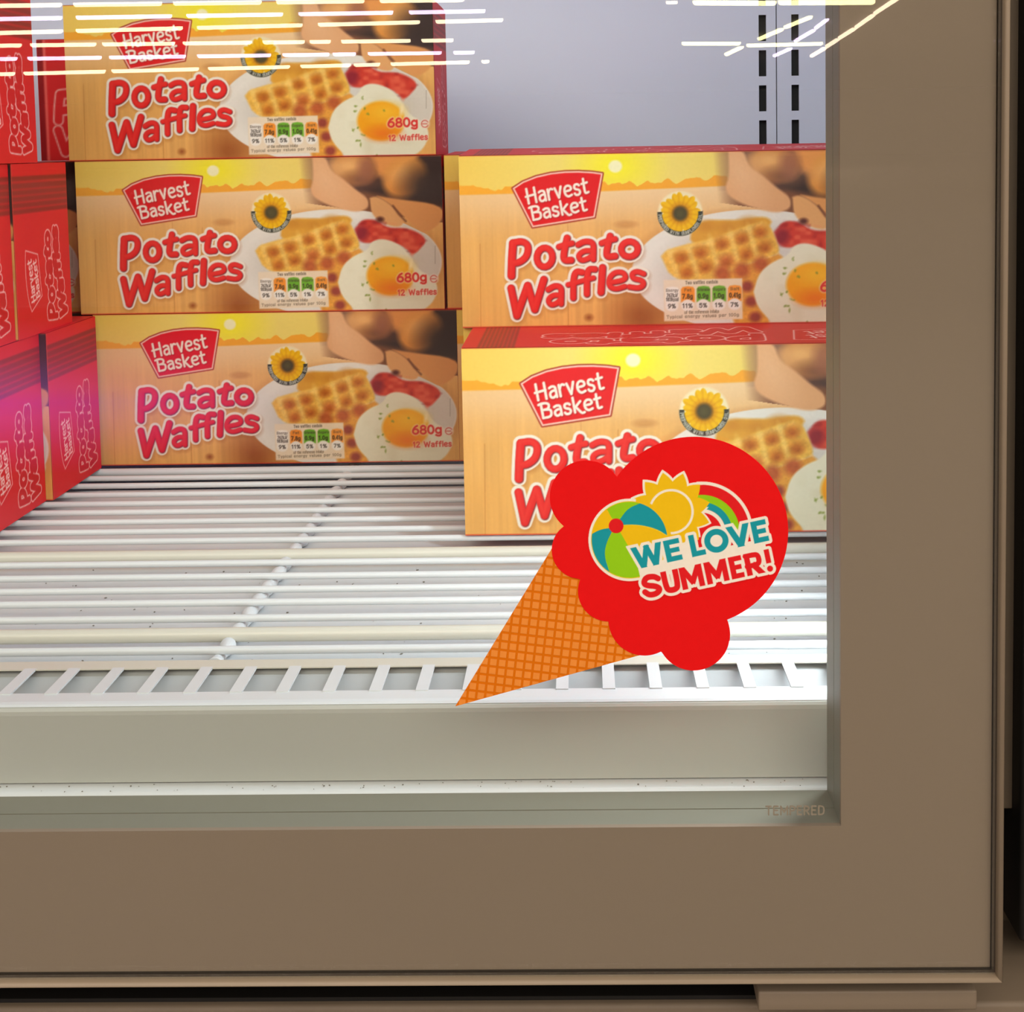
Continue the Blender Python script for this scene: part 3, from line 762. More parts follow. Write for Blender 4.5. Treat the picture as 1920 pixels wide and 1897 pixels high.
    sl, d = c.strokesd(TITLE, TR, 14); q = lab[sl]; q[d < 5.2] = 2; lab[sl] = q
    lab[c.polysd(BADGE, X, Y) < 2.9] = 1
    for st_, r_ in (wt1, wt2):
        sl, d = c.strokesd(st_, r_, 6); q = lab[sl]; q[d < 1.0] = 5; lab[sl] = q
    c.lab = lab
    # worn red fold at the bottom edge
    c.put(np.clip((Y - 291.5) / 1.5, 0, 1) * .8, (206, 60, 44)); c.put(np.clip((1.6 - Y) / 1.2, 0, 1) * .6, (226, 90, 60))
    return c

def norm_strokes(st):
    a = np.vstack(st); lo, hi = a.min(0), a.max(0)
    return [(k - lo) / (hi - lo) for k in st]
NT = norm_strokes(TITLE)
NB = [np.array(BADGE + BADGE[:1])]
_lo, _hi = NB[0].min(0), NB[0].max(0)
NB = [(NB[0] - _lo) / (_hi - _lo)]; NHB = [(k - _lo) / (_hi - _lo) for k in HARV + BASK]
PINK = (255, 214, 204)
def paint_end():
    """red end panel: 246 wide (front edge at left), 294 high; stripes on top, lettering reads upwards"""
    w, h = BD / BW * AW, AH
    c = Canvas(w, h, 165, 196, (222, 36, 40))
    c.put(np.clip(c.noise(60, 90, 21) - .4, 0, 1) * .4, (206, 26, 44))
    for i, (a, b) in enumerate(((.072, .098), (.112, .142), (.152, .178), (.188, .214), (.226, .25), (.262, .285))):
        slope = .012 * w
        c.poly([(0, a * h), (w, a * h), (w, b * h), (0, b * h)], (134, 42, 36), .6, alpha=.85)
    c.poly([(0, .085 * h), (w, .085 * h), (w, .285 * h), (0, .285 * h)], (150, 44, 38), 1, alpha=.35)
    def up(k, u0, u1, v0, v1):    # art x runs upwards (v1 -> v0), art y runs left to right
        return np.stack([u0 * w + k[:, 1] * (u1 - u0) * w, v1 * h - k[:, 0] * (v1 - v0) * h], 1)
    t = [up(k, .53, .90, .40, .93) for k in NT]
    c.ink(t, 4.6, (210, 30, 38), grow=2.6, alpha=.7); c.ink(t, 4.6, PINK, grow=2.4, ring=1.0); c.ink(t, 4.6, (196, 30, 36), grow=-1.2, alpha=.35)
    c.ink([up(k, .17, .44, .50, .86) for k in NB], .8, PINK)
    c.ink([up(k, .17, .44, .50, .86) for k in NHB], 1.5, PINK)
    c.put(np.clip((1.8 - c.X) / 1.4, 0, 1) * .8, (240, 150, 110))
    return c
def paint_top():
    """red long panel, seen from the front: stripes left, lettering upside down"""
    w, h = AW, BD / BW * AW
    c = Canvas(w, h, 420, 149, (220, 44, 44))
    for i in range(9):
        a = .035 + i * .0095
        c.poly([(a * w, 0), ((a + .005) * w, 0), ((a + .005) * w, h), (a * w, h)], (120, 44, 34), .4, alpha=.85)
    c.poly([(.035 * w, 0), (.118 * w, 0), (.118 * w, h), (.035 * w, h)], (170, 70, 44), 1, alpha=.3)
    def inv(k, u0, u1, v0, v1): return np.stack([(u1 - k[:, 0] * (u1 - u0)) * w, (v1 - k[:, 1] * (v1 - v0)) * h], 1)
    t = [inv(k, .19, .67, .22, .88) for k in NT]
    c.ink(t, 8.0, PINK, grow=4.0, ring=1.2); c.ink(t, 8.0, (196, 32, 38), grow=-2, alpha=.3)
    c.ink([inv(k, .74, .98, .3, .86) for k in NB], 1.1, PINK); c.ink([inv(k, .74, .98, .3, .86) for k in NHB], 2.0, PINK)
    return c
def paint_base():
    """red base panel with lettering that reads the right way up"""
    w, h = AW, BD / BW * AW
    c = Canvas(w, h, 300, 107, (222, 44, 46))
    def fw(k, u0, u1, v0, v1): return np.stack([(u0 + k[:, 0] * (u1 - u0)) * w, (v0 + k[:, 1] * (v1 - v0)) * h], 1)
    t = [fw(k, .055, .55, .42, .93) for k in NT]
    c.ink(t, 6.0, PINK, grow=4.0, ring=1.3)
    c.poly([(0, 0), (.019 * w, 0), (.019 * w, h), (0, h)], (150, 24, 30), .5); c.poly([(.019 * w, 0), (.026 * w, 0), (.026 * w, h), (.019 * w, h)], (244, 120, 110), .5)  # darker red strip paints in the shadowed side at the left
    return c

cf, ce, ct, cb = paint_front(), paint_end(), paint_top(), paint_base()
gm = cf.C.mean(-1, keepdims=True)
cf.C = np.clip((gm + (cf.C - gm) * 1.08) * np.array([.92, .91, .87]), 0, 1)
EPS = .00025
FP = grid_parts(cf, lambda X, Y: np.stack([X / AW * BW, np.full_like(X, -EPS), (1 - Y / AH) * BH], 1), cf.lab, ['front_panel', 'brand_badge', 'title_lettering', 'sunflower_seal', 'nutrition_label', 'weight_lettering'])
end_me = grid_mesh('end_panel', ce, lambda X, Y: np.stack([np.full_like(X, BW + EPS), X / ce.w * BD, (1 - Y / ce.h) * BH], 1))
top_me = grid_mesh('top_panel', ct, lambda X, Y: np.stack([X / AW * BW, (1 - Y / ct.h) * BD, np.full_like(X, BH + EPS)], 1))
base_me = grid_mesh('base_panel', cb, lambda X, Y: np.stack([X / AW * BW, Y / cb.h * BD, np.full_like(X, -EPS)], 1))
# the base sheet faces down
base_me.flip_normals()
carton_me = box_mesh('carton', 0, BW, 0, BD, 0, BH, .0006, 2)
for me_ in tuple(FP.values()) + (end_me, top_me, base_me): me_.materials.append(M['print'])
carton_me.materials.append(M['carton'])

def waffle_box(x, y, z, label, group=None, rz=0.0, lying=False):
    r = empty('waffle_box', W(x, y, z), (0, 0, math.radians(rz)))
    tag(r, label, 'box', group)
    for nm, me_ in (('carton', carton_me), ('front_panel', FP['front_panel']), ('end_panel', end_me), ('top_panel', top_me)) + ((('base_panel', base_me),) if lying else ()):
        o = link(nm, me_, r)
        if nm == 'front_panel':
            for sn, sm2 in FP.items():
                if sn != nm: link(sn, sm2, o)
    return r
G = 'potato waffle boxes in the freezer'
g_ = .0004
z0, z1, z2 = -H + g_, -H + BH + 2 * g_, -H + 2 * BH + 3 * g_
YCN = 1.0239
waffle_box(-.3511, YCN, z0, 'bottom waffle box of the middle stack, standing on the wires', G)
waffle_box(-.3593, YCN, z1, 'middle waffle box of the three-high middle stack', G)
waffle_box(-.3630, YCN, z2, 'top waffle box of the middle stack, under the lamp reflections', G)
waffle_box(-.0691, .8242, z0, 'front lower waffle box on the right, half behind the ice cream sticker', G)
ur = waffle_box(-.0755, .9165, z1, 'upper waffle box on the right, set back above the front lower one', G)
waffle_box(-.0755, .9205, z0, 'waffle box hidden under the upper right box, behind the front lower one', G)
waffle_box(-.0886, 1.0239, z0, 'lower rear waffle box on the right, only a slim strip of its front showing', G)
waffle_box(-.0952, 1.0270, z1, 'upper rear waffle box on the right, only a slim strip of its front showing', G).rotation_euler = (math.radians(1.2), 0, 0)
XLc = -.3473 - BW
waffle_box(XLc, .9215, z0, 'bottom waffle box of the left column touching the middle stack, red end outward', G)
waffle_box(XLc - .0045, .8250, z0, 'nearest bottom waffle box at the left edge, red end cut by the frame', G)
waffle_box(XLc - .0035, .8850, z1, 'rear second-tier waffle box of the left column, red end outward', G)
waffle_box(XLc - .0050, .7885, z1, 'front second-tier waffle box at the left edge, only its red end showing', G)
waffle_box(XLc - .0030, .8330, z2, 'top waffle box of the left column at the upper left corner', G)
waffle_box(-.3640 - BW, 1.0400, z0, 'lower waffle box deep in the left rear corner', G)
waffle_box(-.3640 - BW, 1.0400, z1, 'second-tier waffle box in the left rear, a sliver between the stacks', G)
ur.rotation_euler = (math.radians(2.3), 0, 0)      # its rear edge sits a little high
b = waffle_box(-.4265, 1.1400, z2, 'waffle box lying on its back, red base facing out, behind the middle stack', G, lying=True)
b.rotation_euler = (math.radians(-90), 0, 0); b.location = W(-.4265, 1.1400, z2 + BD)

# ------------------------------------------------------------------ ice cream sticker on the glass
sx0, sz0 = 1250.0, 1070.0                   # art origin
org = Vector((.03066, 0, -.15887))          # where that origin lies on the glass (eye frame)
AX, AY = (1.98642e-4, -2.279e-6), (-2.2375e-6, -2.03069e-4)   # metres per art unit along the two art axes
def SP(px, py, lay=0):
    """sticker art point (y down) -> world point on the glass front"""
    a, b = px - sx0, py - sz0
    return W(org.x + a * AX[0] + b * AY[0], .5268 - .00012 * lay, org.z + a * AX[1] + b * AY[1])
def c8(X, Y): return (840 + X / 2.595, 820 + Y / 2.595)
stk = empty('ice_cream_sticker', SP(1250, 1070))
tag(stk, 'red ice cream cone sticker reading we love summer on the glass', 'sticker')
def kpart(name, me, mt):
    o = link(name, me, stk, mt); o.matrix_parent_inverse = Matrix.Translation(-Vector(stk.location)); return o
def sheet(name, pts2, lay, mt, thick=.0001):
    bm = bmesh.new(); v = [bm.verts.new(SP(x, y, lay)) for x, y in pts2]
    f = bm.faces.new(v); f.normal_update()
    if f.normal.y > 0: bmesh.ops.reverse_faces(bm, faces=[f])
    e = bmesh.ops.extrude_face_region(bm, geom=[f])
    for q in e['geom']:
        if isinstance(q, bmesh.types.BMVert): q.co.y += thick
    bmesh.ops.recalc_face_normals(bm, faces=list(bm.faces))
    me = bpy.data.meshes.new(name); bm.to_mesh(me); bm.free()
    return kpart(name, me, mt)
tip, cl, cr = c8(25, 1313), c8(520, 515), c8(985, 1045)
sheet('cone', [tip, cl, c8(760, 600), cr], 1, M['cone'])
def clip(poly, a, b):
    o = []
    for p, q in zip(poly, poly[1:] + poly[:1]):
        sp = (b[0] - a[0]) * (p[1] - a[1]) - (b[1] - a[1]) * (p[0] - a[0]); sq = (b[0] - a[0]) * (q[1] - a[1]) - (b[1] - a[1]) * (q[0] - a[0])
        if sp >= 0: o.append(p)
        if sp * sq < 0:
            t = sp / (sp - sq); o.append((p[0] + t * (q[0] - p[0]), p[1] + t * (q[1] - p[1])))
    return o
bm = bmesh.new()
ox_, oy_ = 640 + 1630 / 5.333, 1180 + 75 / 5.333
ux, uy, vx, vy = 16.6, 1.95, -2.05, 16.5
for i in range(-24, 24):
    for j in range(-16, 24):
        cx_, cy_ = ox_ + i * ux + j * vx, oy_ + i * uy + j * vy
        s_ = .365
        p = [(cx_ + a * ux * s_ + b * vx * s_, cy_ + a * uy * s_ + b * vy * s_) for a, b in ((-1, -1), (1, -1), (1, 1), (-1, 1))]
        for a, b in ((tip, cl), (cl, c8(760, 600)), (c8(760, 600), cr), (cr, tip)):
            if p: p = clip(p, a, b)
        if len(p) >= 3:
            f = bm.faces.new([bm.verts.new(SP(x, y, 2)) for x, y in p]); f.normal_update()
            if f.normal.y > 0: f.normal_flip()
me = bpy.data.meshes.new('cone_squares'); bm.to_mesh(me); bm.free()
kpart('cone_squares', me, M['cone_sq'])
circ = [(675, 290, 178), (1195, 457, 457), (645, 545, 140), (780, 745, 148), (955, 885, 175), (1195, 955, 178)]
cxs, cys = 1000.0, 640.0
outl = []
for t in np.linspace(0, 2 * math.pi, 420, endpoint=False):
    dx, dy = math.cos(t), math.sin(t); best = 0
    for a, b_, r in circ:
        ex, ey = a - cxs, b_ - cys; bb = ex * dx + ey * dy; q = bb * bb - (ex * ex + ey * ey - r * r)
        if q >= 0: best = max(best, bb + math.sqrt(q))
    outl.append(c8(cxs + dx * best, cys + dy * best))
sheet('scoop', outl, 4, M['sticker_red'], .0002)

def paint_logo():
    # canvas units: 1/4.8 of an art pixel, origin at art (1080, 860)
    c = Canvas(1920, 1344, 520, 364, (232, 20, 22)); c.aa = 2.4
    X, Y = c.X, c.Y
    WH, TE, GR, YE, RE = (244, 234, 218), (26, 152, 164), (148, 206, 24), (240, 192, 20), (226, 30, 34)
    bx, by, br = 482, 724, 340
    ball = np.hypot((X - bx) / 1.0, (Y - by)) - br
    sxx, syy = 855, 472
    th = np.degrees(np.arctan2(-(Y - syy), X - sxx)); rs = np.hypot(X - sxx, Y - syy)
    ph = ((th - 102 + 14.75) % 29.5) / 29.5           # 0..1 across a ray
    tri = 1 - np.abs(ph * 2 - 1)
    sun = rs - (268 + 86 * tri)
    rr = np.hypot(X - 1130, Y - 662)
    clipr = (X > 960) & (Y < 760)
    # lettering
    ca, sa = math.cos(math.radians(12.2)), math.sin(math.radians(12.2))
    U = (X - 531) * ca + (Y - 990) * -sa; V = (X - 531) * -sa + (Y - 990) * -ca
    def seg(a, b, r, ext=0.0):
        ex, ey = b[0] - a[0], b[1] - a[1]; L = math.hypot(ex, ey); ex, ey = ex / L, ey / L
        mx_, my_ = (a[0] + b[0]) / 2, (a[1] + b[1]) / 2
        p = np.abs((U - mx_) * ex + (V - my_) * ey) - L / 2 - ext; q = np.abs(-(U - mx_) * ey + (V - my_) * ex) - r
        return np.hypot(np.maximum(p, 0), np.maximum(q, 0)) + np.minimum(np.maximum(p, q), 0)
    def ring(cx, cy, rx, ry, r): 
        k = np.hypot((U - cx) / rx, (V - cy) / ry); return np.abs(k - 1) * min(rx, ry) - r
    def poly_s(pts, r):
        d = np.full(X.shape, 1e9)
        for a, b in zip(pts[:-1], pts[1:]): 
            ex, ey = b[0] - a[0], b[1] - a[1]; L = ex * ex + ey * ey + 1e-9
            t = np.clip(((U - a[0]) * ex + (V - a[1]) * ey) / L, 0, 1)
            d = np.minimum(d, np.hypot(U - a[0] - t * ex, V - a[1] - t * ey))
        return d - r
    def band(d, v0, v1): return np.maximum(d, np.maximum(v0 - V, V - v1))
    mn = lambda *a: np.minimum.reduce(a)
    def letE(x0, x1, v0, h, r=25):
        return mn(seg((x0 + r, v0), (x0 + r, v0 + h), r), seg((x0, v0 + r * .9), (x1, v0 + r * .9), r * .9), seg((x0, v0 + h / 2), (x1 - 12, v0 + h / 2), r * .85), seg((x0, v0 + h - r * .9), (x1, v0 + h - r * .9), r * .9))
    h1 = 196
    def V_(x0, x1, v0, h, r=27):
        m_ = (x0 + x1) / 2; return band(mn(seg((x0 + r, v0 + h), (m_, v0 + 10), r, 30), seg((x1 - r, v0 + h), (m_, v0 + 10), r, 30)), v0, v0 + h)
    Wl = band(mn(seg((24, h1), (85, 5), 26, 30), seg((85, 5), (140, h1 - 20), 24, 20), seg((140, h1 - 20), (195, 5), 24, 20), seg((195, 5), (252, h1), 26, 30)), 0, h1)
    Ll = mn(seg((552, 0), (552, h1), 25), seg((527, 23), (655, 23), 23))
    t1 = mn(Wl, letE(297, 440, 0, h1), Ll, ring(768, h1 / 2, 82, 80, 26), V_(872, 1080, 0, h1), letE(1096, 1232, 0, h1))
    v2, h2 = -272, 200
    Sp = chaikin([(185, v2 + 150), (150, v2 + 178), (80, v2 + 182), (48, v2 + 135), (75, v2 + 108), (150, v2 + 88), (185, v2 + 55), (150, v2 + 20), (80, v2 + 18), (45, v2 + 55)], 3)
    Sl = poly_s(Sp, 26)
    Up = chaikin([(240, v2 + h2), (240, v2 + 80), (252, v2 + 22), (335, v2 + 22), (348, v2 + 80), (348, v2 + h2)], 3)
    Ul = band(poly_s(Up, 26), v2 - 10, v2 + h2)
    def Ml(x0, x1, r=25):
        m_ = (x0 + x1) / 2
        return band(mn(seg((x0 + r, v2), (x0 + r, v2 + h2), r), seg((x1 - r, v2), (x1 - r, v2 + h2), r), seg((x0 + r, v2 + h2), (m_, v2 + 55), r, 16), seg((x1 - r, v2 + h2), (m_, v2 + 55), r, 16)), v2, v2 + h2)
    Rp = chaikin([(990, v2 + h2 - 22), (1060, v2 + h2 - 22), (1105, v2 + h2 - 30), (1105, v2 + 95), (1060, v2 + 85), (990, v2 + 85)], 3)
    Rl = band(mn(seg((1000, v2), (1000, v2 + h2), 25), poly_s(Rp, 23), seg((1050, v2 + 85), (1110, v2), 26, 20)), v2, v2 + h2)
    Xl = mn(seg((1186, v2 + 75), (1186, v2 + h2), 23), np.hypot(U - 1186, V - v2 - 24) - 27)
    t2 = mn(Sl, Ul, Ml(382, 588), Ml(610, 812), letE(834, 952, v2, h2), Rl, Xl)
    txt = mn(t1, t2)
    fillin = seg((30, -40), (1190, -40), 70)
    rainbow_zone = np.maximum(rr - 458, np.maximum(1000 - X, Y - 700))
    # white surround first
    c.put(c.cov(mn(ball - 28, sun - 30)), WH)
    c.put(c.cov(np.maximum(np.abs(rr - 444) - 15, np.maximum(1080 - X, Y - 700))), WH)
    c.put(c.cov(np.maximum(np.abs(rr - 382) - 46, np.maximum(1060 - X, Y - 700))), RE)
    c.put(c.cov(np.maximum(np.abs(rr - 305) - 35, np.maximum(1060 - X, Y - 700))), GR)
    c.put(c.cov(np.maximum(np.abs(rr - 244) - 30, np.maximum(1060 - X, Y - 700))), TE)
    c.put(c.cov(np.maximum(np.abs(rr - 197) - 17, np.maximum(1060 - X, Y - 700))), WH)
    c.put(c.cov(np.maximum(rr - 180, np.maximum(1060 - X, Y - 800))), RE)
    c.put(c.cov(np.maximum(sun - 22, np.maximum(430 - Y, Y - 700))), WH)
    c.put(c.cov(sun), YE)
    c.put(c.cov(np.abs(rs - 192) - 11), WH)
    # ball
    c.put(c.cov(ball - 9), YE); 
    hub = (362, 598)
    def sector(pts, col):
        d = c.polysd(pts, X, Y); c.put(c.cov(np.maximum(d, ball)), col)
    sector([hub] + list(map(tuple, chaikin([(350, 560), (310, 510), (285, 450), (200, 380)], 2))) + [(300, 300), (560, 330), (600, 400)] + list(map(tuple, chaikin([(575, 398), (470, 440), (410, 530), hub], 2))), GR)
    sector([hub] + list(map(tuple, chaikin([(395, 540), (470, 440), (575, 398)], 2))) + [(640, 330), (900, 480), (900, 720)] + list(map(tuple, chaikin([(825, 690), (720, 625), (560, 588), (410, 592)], 2))), TE)
    sector([hub] + list(map(tuple, chaikin([(390, 640), (470, 780), (610, 1010)], 2))) + [(640, 1120), (300, 1120)] + list(map(tuple, chaikin([(300, 1010), (255, 870), (270, 760), (330, 650)], 2))), GR)
    sector([hub] + list(map(tuple, chaikin([(325, 650), (270, 760), (255, 870), (300, 1010)], 2))) + [(200, 1050), (80, 800), (90, 690)] + list(map(tuple, chaikin([(145, 670), (220, 630), (320, 615)], 2))), TE)
    for p in ([(410, 592), (560, 588), (720, 625), (825, 690)],):
        q = chaikin(p, 2); c.ink([q], 3, (236, 206, 60))
    c.put(c.cov(np.abs(ball - 18) - 12), WH)
    # sun over the ball rim stays white-edged, then hub and lettering
    c.put(c.cov(np.maximum(np.abs(ball - 6) - 4, 560 - X)), YE)
    c.put(c.cov(np.maximum(np.maximum(ball - 34, -(ball - 3)), np.maximum(sun, 540 - X))), YE)
    c.put(c.cov(np.hypot(X - hub[0], Y - hub[1]) - 66), RE)
    fillin = mn(fillin, np.hypot(U - 768, V - 98) - 62, seg((380, 60), (560, 60), 85))
    c.put(c.cov(mn(txt - 27, fillin)), WH)
    cut = np.maximum(np.maximum(575 - U, U - 668), np.maximum(70 - V, V - 196))
    c.put(c.cov(np.maximum(np.hypot(U - 612, V - 90) - 22, -(txt - 26))), RE)
    c.put(c.cov(t1), TE); c.put(c.cov(t2), RE)
    lab = np.where(np.abs(c.C - np.array([232, 20, 22]) / 255).max(-1) > .02, 0, -1)
    surround = mn(txt - 27, fillin) < 0
    lab[(rr < 460) & (X > 1080) & (Y < 700)] = 3
    lab[(sun < 0)] = 2
    lab[(ball < 10)] = 1
    lab[surround] = 0
    lab[t1 < 3] = 4; lab[t2 < 3] = 5
    return c, lab
cl_, lab_ = paint_logo()
def logo3(X, Y):
    a, b = 1080 + X / 4.8 - sx0, 860 + Y / 4.8 - sz0
    return np.stack([org.x + a * AX[0] + b * AY[0], np.full_like(a, .5268 - .00012 * 6 + YC), org.z + a * AX[1] + b * AY[1] + ZC], 1)
lp = grid_parts(cl_, logo3, lab_, ['logo_surround', 'beach_ball', 'sun', 'rainbow', 'lettering_we_love', 'lettering_summer'])
LB = {'logo_surround': 'cream outline round the summer logo', 'beach_ball': 'striped beach ball print', 'sun': 'yellow spiky sun print', 'rainbow': 'green and teal rainbow print', 'lettering_we_love': 'teal words WE LOVE', 'lettering_summer': 'red word SUMMER with exclamation mark'}
for nm, me_ in lp.items():
    o = kpart(nm, me_, M['sticker_print']); o['label'] = LB[nm]

# ------------------------------------------------------------------ shop lamps and their ghost rows mirrored in the glass
lamp_m = {'warm': mat_emit('lamp_warm', (1.0, 0.80, 0.50, 1), 20), 'lilac': mat_emit('lamp_lilac_glass_tint', (0.86, 0.66, 1.0, 1), 19), 'yellow': mat_emit('lamp_yellow', (1.0, 0.88, 0.38, 1), 22), 'peach': mat_emit('lamp_peach', (1.0, 0.74, 0.52, 1), 17)}  # lilac: tint of the coated glass put into the tube colour
M['lamp_body'] = mat('lamp_body_white', rgb(210, 208, 200), 0.5)
LAMP_Z = ZC + 2.235
def lamp(tb, col, label, group):
    a, b = Vector((tb[0], tb[1], LAMP_Z)), Vector((tb[2], tb[3], LAMP_Z)); rad = tb[4]
    mid_ = (a + b) / 2
    root = empty('lamp_or_ghost', mid_)
    tag(root, label, 'lamp', group)
    inv = Matrix.Translation(-mid_)
    d = (b - a).normalized() * rad * .6
    t_ = link('lamp_tube', tube_mesh('lamp_tube', [a, a + d, b - d, b], [rad * .55, rad, rad, rad * .55], 10), root, lamp_m[col]); t_.matrix_parent_inverse = inv
    zt = 2.90
    w_ = (b - a).normalized().cross(Vector((0, 0, 1))) * rad * .7
    bm = bmesh.new(); vs_ = []
    for e in (a, b):
        for s1 in (-1, 1):
            for zz in (a.z + rad * .8, max(zt, a.z + rad)):
                vs_.append(bm.verts.new((e.x + w_.x * s1, e.y + w_.y * s1, zz)))
    bmesh.ops.convex_hull(bm, input=vs_)
    me = bpy.data.meshes.new('lamp_housing'); bm.to_mesh(me); bm.free()
    o = link('lamp_housing', me, root, M['lamp_body']); o.matrix_parent_inverse = inv  # housing made for real lamps and added ghost tubes alike
# lamp rows repeated by added tubes that stand for glazing ghosts: x0, y0, x1, y1 of each tube and its radius
LAMP_GHOST_ROWS = [
    ('warm', 'first', [(-9.057, -21.009, -7.69, -21.109, 0.046), (-7.51, -21.122, -6.212, -21.218, 0.0451), (-6.038, -21.231, -4.731, -21.327, 0.0444), (-4.509, -21.343, -3.192, -21.44, 0.0439), (-2.96, -21.457, -1.69, -21.55, 0.0436)]),
    ('lilac', 'second', [(-9.939, -23.081, -8.413, -23.141, 0.0505), (-8.179, -23.15, -6.622, -23.211, 0.0493), (-6.379, -23.221, -4.809, -23.282, 0.0484), (-4.548, -23.292, -3, -23.353, 0.0477), (-2.738, -23.363, -1.485, -23.413, 0.0473)]),
    ('warm', 'third', [(-11.092, -25.789, -9.314, -25.671, 0.0563), (-9.054, -25.654, -7.083, -25.523, 0.0546), (-6.807, -25.505, -4.885, -25.378, 0.053), (-4.594, -25.358, -2.767, -25.237, 0.0517), (-2.481, -25.218, -1.284, -25.139, 0.0509)]),
    ('warm', 'fourth', [(-12.318, -28.667, -11.27, -28.775, 0.0626), (-11.091, -28.793, -9.793, -28.927, 0.0619), (-9.665, -28.94, -8.218, -29.088, 0.0612), (-8.057, -29.105, -6.672, -29.247, 0.0606), (-6.446, -29.27, -5.602, -29.357, 0.0601), (-5.493, -29.368, -5.07, -29.412, 0.0599), (-4.852, -29.434, -3.432, -29.58, 0.0598), (-3.212, -29.603, -2.552, -29.671, 0.0597)]),
    ('lilac', 'fifth', [(-14.03, -32.689, -12.923, -32.778, 0.0713), (-12.682, -32.797, -11.012, -32.931, 0.0705), (-10.83, -32.945, -9.088, -33.084, 0.0695), (-8.819, -33.106, -7.127, -33.241, 0.0687), (-6.856, -33.263, -5.783, -33.349, 0.0681), (-5.696, -33.356, -5.164, -33.398, 0.0678), (-4.879, -33.421, -3.163, -33.558, 0.0677), (-2.889, -33.58, -2.389, -33.62, 0.0676)]),
    ('warm', 'sixth', [(-16.694, -38.944, -15.351, -38.795, 0.0849), (-15.075, -38.765, -12.763, -38.51, 0.0833), (-12.567, -38.488, -10.145, -38.22, 0.0811), (-9.863, -38.189, -7.63, -37.943, 0.079), (-7.325, -37.909, -5.978, -37.76, 0.0773), (-5.877, -37.749, -5.188, -37.673, 0.0765), (-4.887, -37.64, -2.8, -37.41, 0.076), (-2.476, -37.374, -2.279, -37.352, 0.075)]),]
ORD = ['first', 'second', 'third', 'fourth', 'fifth', 'sixth', 'seventh', 'eighth']
for col, nm, tubes in LAMP_GHOST_ROWS:
    n_ = 'lilac' if col == 'lilac' else 'warm'
    for i_, tb in enumerate(tubes):
        lamp(tb, col, '%s tube, %s from the left in the %s mirrored row from the top, lamp rows repeated as glazing ghosts' % (n_, ORD[i_], nm), 'lamp and ghost tubes of the %s mirrored row' % nm)
LAMPS = [
    ((1.871, -22.624, 3.228, -22.981, 0.0591), 'yellow', 'long yellow tube lamp mirrored at the top edge, left of the slotted upright', 'lamps mirrored at the top edge'),
    ((3.259, -22.901, 4.839, -23.128, 0.0603), 'yellow', 'long yellow tube lamp mirrored at the top edge, over the slotted upright', 'lamps mirrored at the top edge'),
    ((1.44, -22.624, 1.62, -22.66, 0.0337), 'warm', 'short warm tube lamp mirrored alone at the top edge', 'lamps mirrored at the top edge'),
    ((2.368, -31.966, 3.703, -32.327, 0.0655), 'yellow', 'level yellow tube lamp mirrored left of the slotted upright', 'level yellow lamps over the upright'),
    ((3.925, -32.994, 5.65, -32.853, 0.0678), 'yellow', 'level yellow tube lamp mirrored right across the slotted upright', 'level yellow lamps over the upright'),
    ((3.806, -36.367, 3.887, -33.742, 0.0611), 'yellow', 'lowest of three slanting yellow tube lamps mirrored by the slotted upright', 'slanting yellow lamps over the upright'),
    ((3.98, -31.094, 4.104, -28.532, 0.0524), 'yellow', 'middle of three slanting yellow tube lamps mirrored by the slotted upright', 'slanting yellow lamps over the upright'),
    ((4.104, -28.013, 4.239, -25.811, 0.0473), 'yellow', 'highest of three slanting yellow tube lamps mirrored by the slotted upright', 'slanting yellow lamps over the upright'),
    ((5.164, -37.437, 5.154, -34.532, 0.0533), 'lilac', 'lowest of three slanting lilac tube lamps mirrored by the slotted upright', 'slanting lilac lamps'),
    ((4.898, -31.978, 4.811, -28.97, 0.0456), 'lilac', 'middle of three slanting lilac tube lamps mirrored by the slotted upright', 'slanting lilac lamps'),
    ((4.764, -28.428, 4.646, -26.455, 0.0407), 'lilac', 'highest of three slanting lilac tube lamps mirrored by the slotted upright', 'slanting lilac lamps'),
    ((6.185, -37.749, 5.993, -34.579, 0.0596), 'peach', 'lowest of five slanting peach tube lamps mirrored over the door border', 'slanting peach lamps over the border'),
    ((5.945, -34.004, 5.788, -31.725, 0.0538), 'peach', 'second lowest of five slanting peach tube lamps mirrored over the door border', 'slanting peach lamps over the border'),
    ((5.747, -31.239, 5.586, -28.755, 0.0495), 'peach', 'middle of five slanting peach tube lamps mirrored over the door border', 'slanting peach lamps over the border'),
    ((5.551, -28.355, 5.343, -25.73, 0.0451), 'peach', 'second highest of five slanting peach tube lamps mirrored over the door border', 'slanting peach lamps over the border'),
    ((5.293, -25.301, 5.118, -22.757, 0.0404), 'peach', 'highest of five slanting peach tube lamps mirrored over the door border', 'slanting peach lamps over the border'),]
for tb, col, lab_t, grp in LAMPS: lamp(tb, col, lab_t, grp)

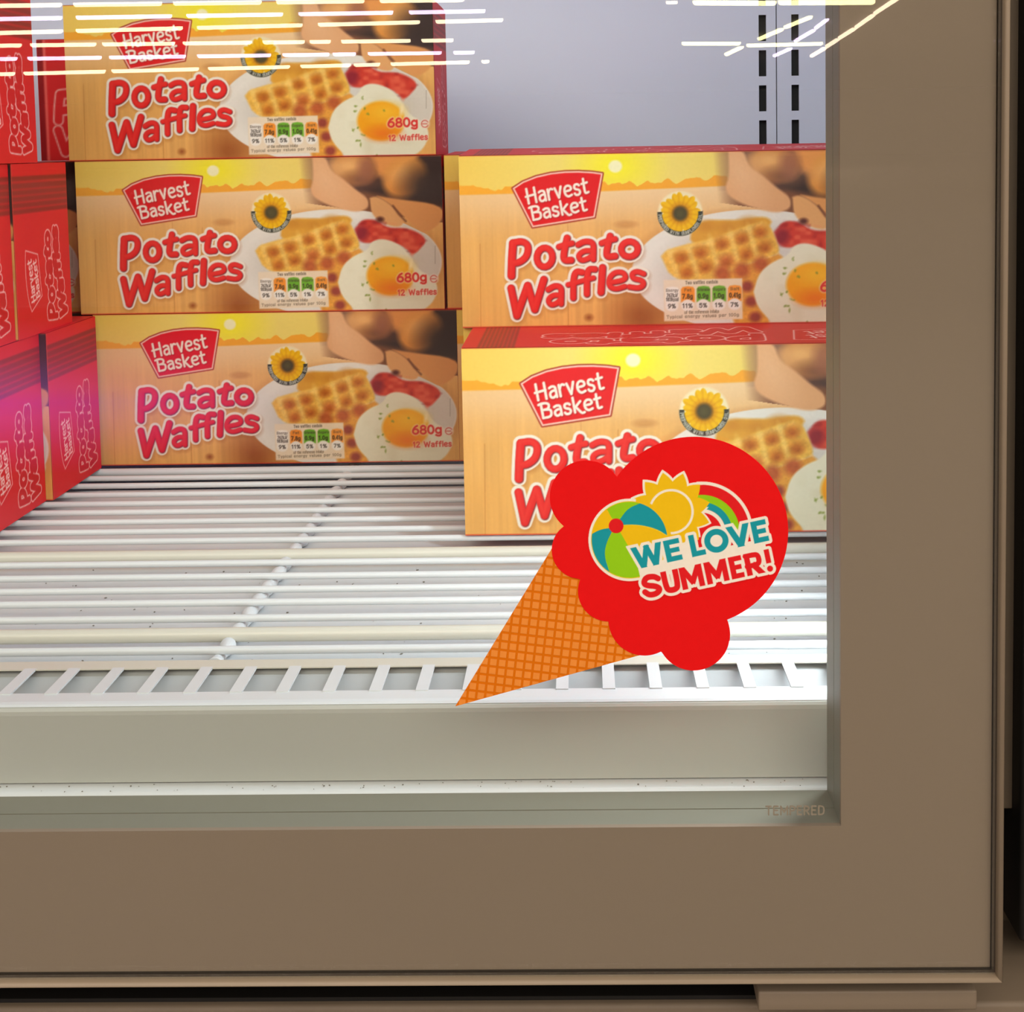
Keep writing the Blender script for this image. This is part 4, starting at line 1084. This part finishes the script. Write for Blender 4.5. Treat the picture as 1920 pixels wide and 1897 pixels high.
# ------------------------------------------------------------------ added glowing panel that gives the lilac reflection over the lower left boxes
sm2 = bpy.data.materials.new('lilac_glow'); sm2.use_nodes = True; sm2.cycles.emission_sampling = 'NONE'
nt = sm2.node_tree; nt.nodes.clear()
o_ = nt.nodes.new('ShaderNodeOutputMaterial'); e_ = nt.nodes.new('ShaderNodeEmission')
tc = nt.nodes.new('ShaderNodeTexCoord'); sp = nt.nodes.new('ShaderNodeSeparateXYZ'); nt.links.new(tc.outputs['Generated'], sp.inputs[0])
r1 = nt.nodes.new('ShaderNodeValToRGB'); r1.color_ramp.elements[0].position = 0.0; r1.color_ramp.elements[0].color = (0, 0, 0, 1)
r1.color_ramp.elements[1].position = 1.0; r1.color_ramp.elements[1].color = (0, 0, 0, 1)
for p_, c_ in ((.16, (.30, .05, .25, 1)), (.36, (.55, .16, .80, 1)), (.46, (.42, .16, 1.0, 1)), (.55, (.60, .20, .70, 1)), (.74, (.36, .10, .24, 1))):
    el = r1.color_ramp.elements.new(p_); el.color = c_
nt.links.new(sp.outputs['Z'], r1.inputs[0])
r2 = nt.nodes.new('ShaderNodeValToRGB'); r2.color_ramp.elements[0].position = .30; r2.color_ramp.elements[0].color = (1, 1, 1, 1)
r2.color_ramp.elements[1].position = 1.0; r2.color_ramp.elements[1].color = (0, 0, 0, 1)
nt.links.new(sp.outputs['X'], r2.inputs[0])
mm = nt.nodes.new('ShaderNodeMix'); mm.data_type = 'RGBA'; mm.blend_type = 'MULTIPLY'; mm.inputs['Factor'].default_value = 1
nt.links.new(r1.outputs[0], mm.inputs['A']); nt.links.new(r2.outputs[0], mm.inputs['B'])
nt.links.new(mm.outputs['Result'], e_.inputs[0]); e_.inputs[1].default_value = 3.4; nt.links.new(e_.outputs[0], o_.inputs[0])
ys_ = 2 * .527 - 2.7
glow = empty('added_lilac_glow_panel', W(-1.0, ys_, -.65))
tag(glow, 'added lilac glowing panel mirrored faintly over the lowest boxes on the left', 'screen')  # added for the lilac reflection, not a real screen
inv = Matrix.Translation(-Vector(glow.location))
for nm, me_, mt_ in (('glow_face', box_mesh('glow_face', -1.50, -.50, ys_ + YC, ys_ + .006 + YC, ZC - .61, ZC - .31), sm2),
                     ('casing', box_mesh('casing', -1.52, -.48, ys_ - .05 + YC, ys_ + YC, ZC - .63, ZC - .29, .004), M['black']),
                     ('stand', box_mesh('stand', -1.40, -.60, ys_ - .20 + YC, ys_ - .01 + YC, ZC - .649, ZC - .625), M['black'])):
    o = link(nm, me_, glow, mt_); o.matrix_parent_inverse = inv
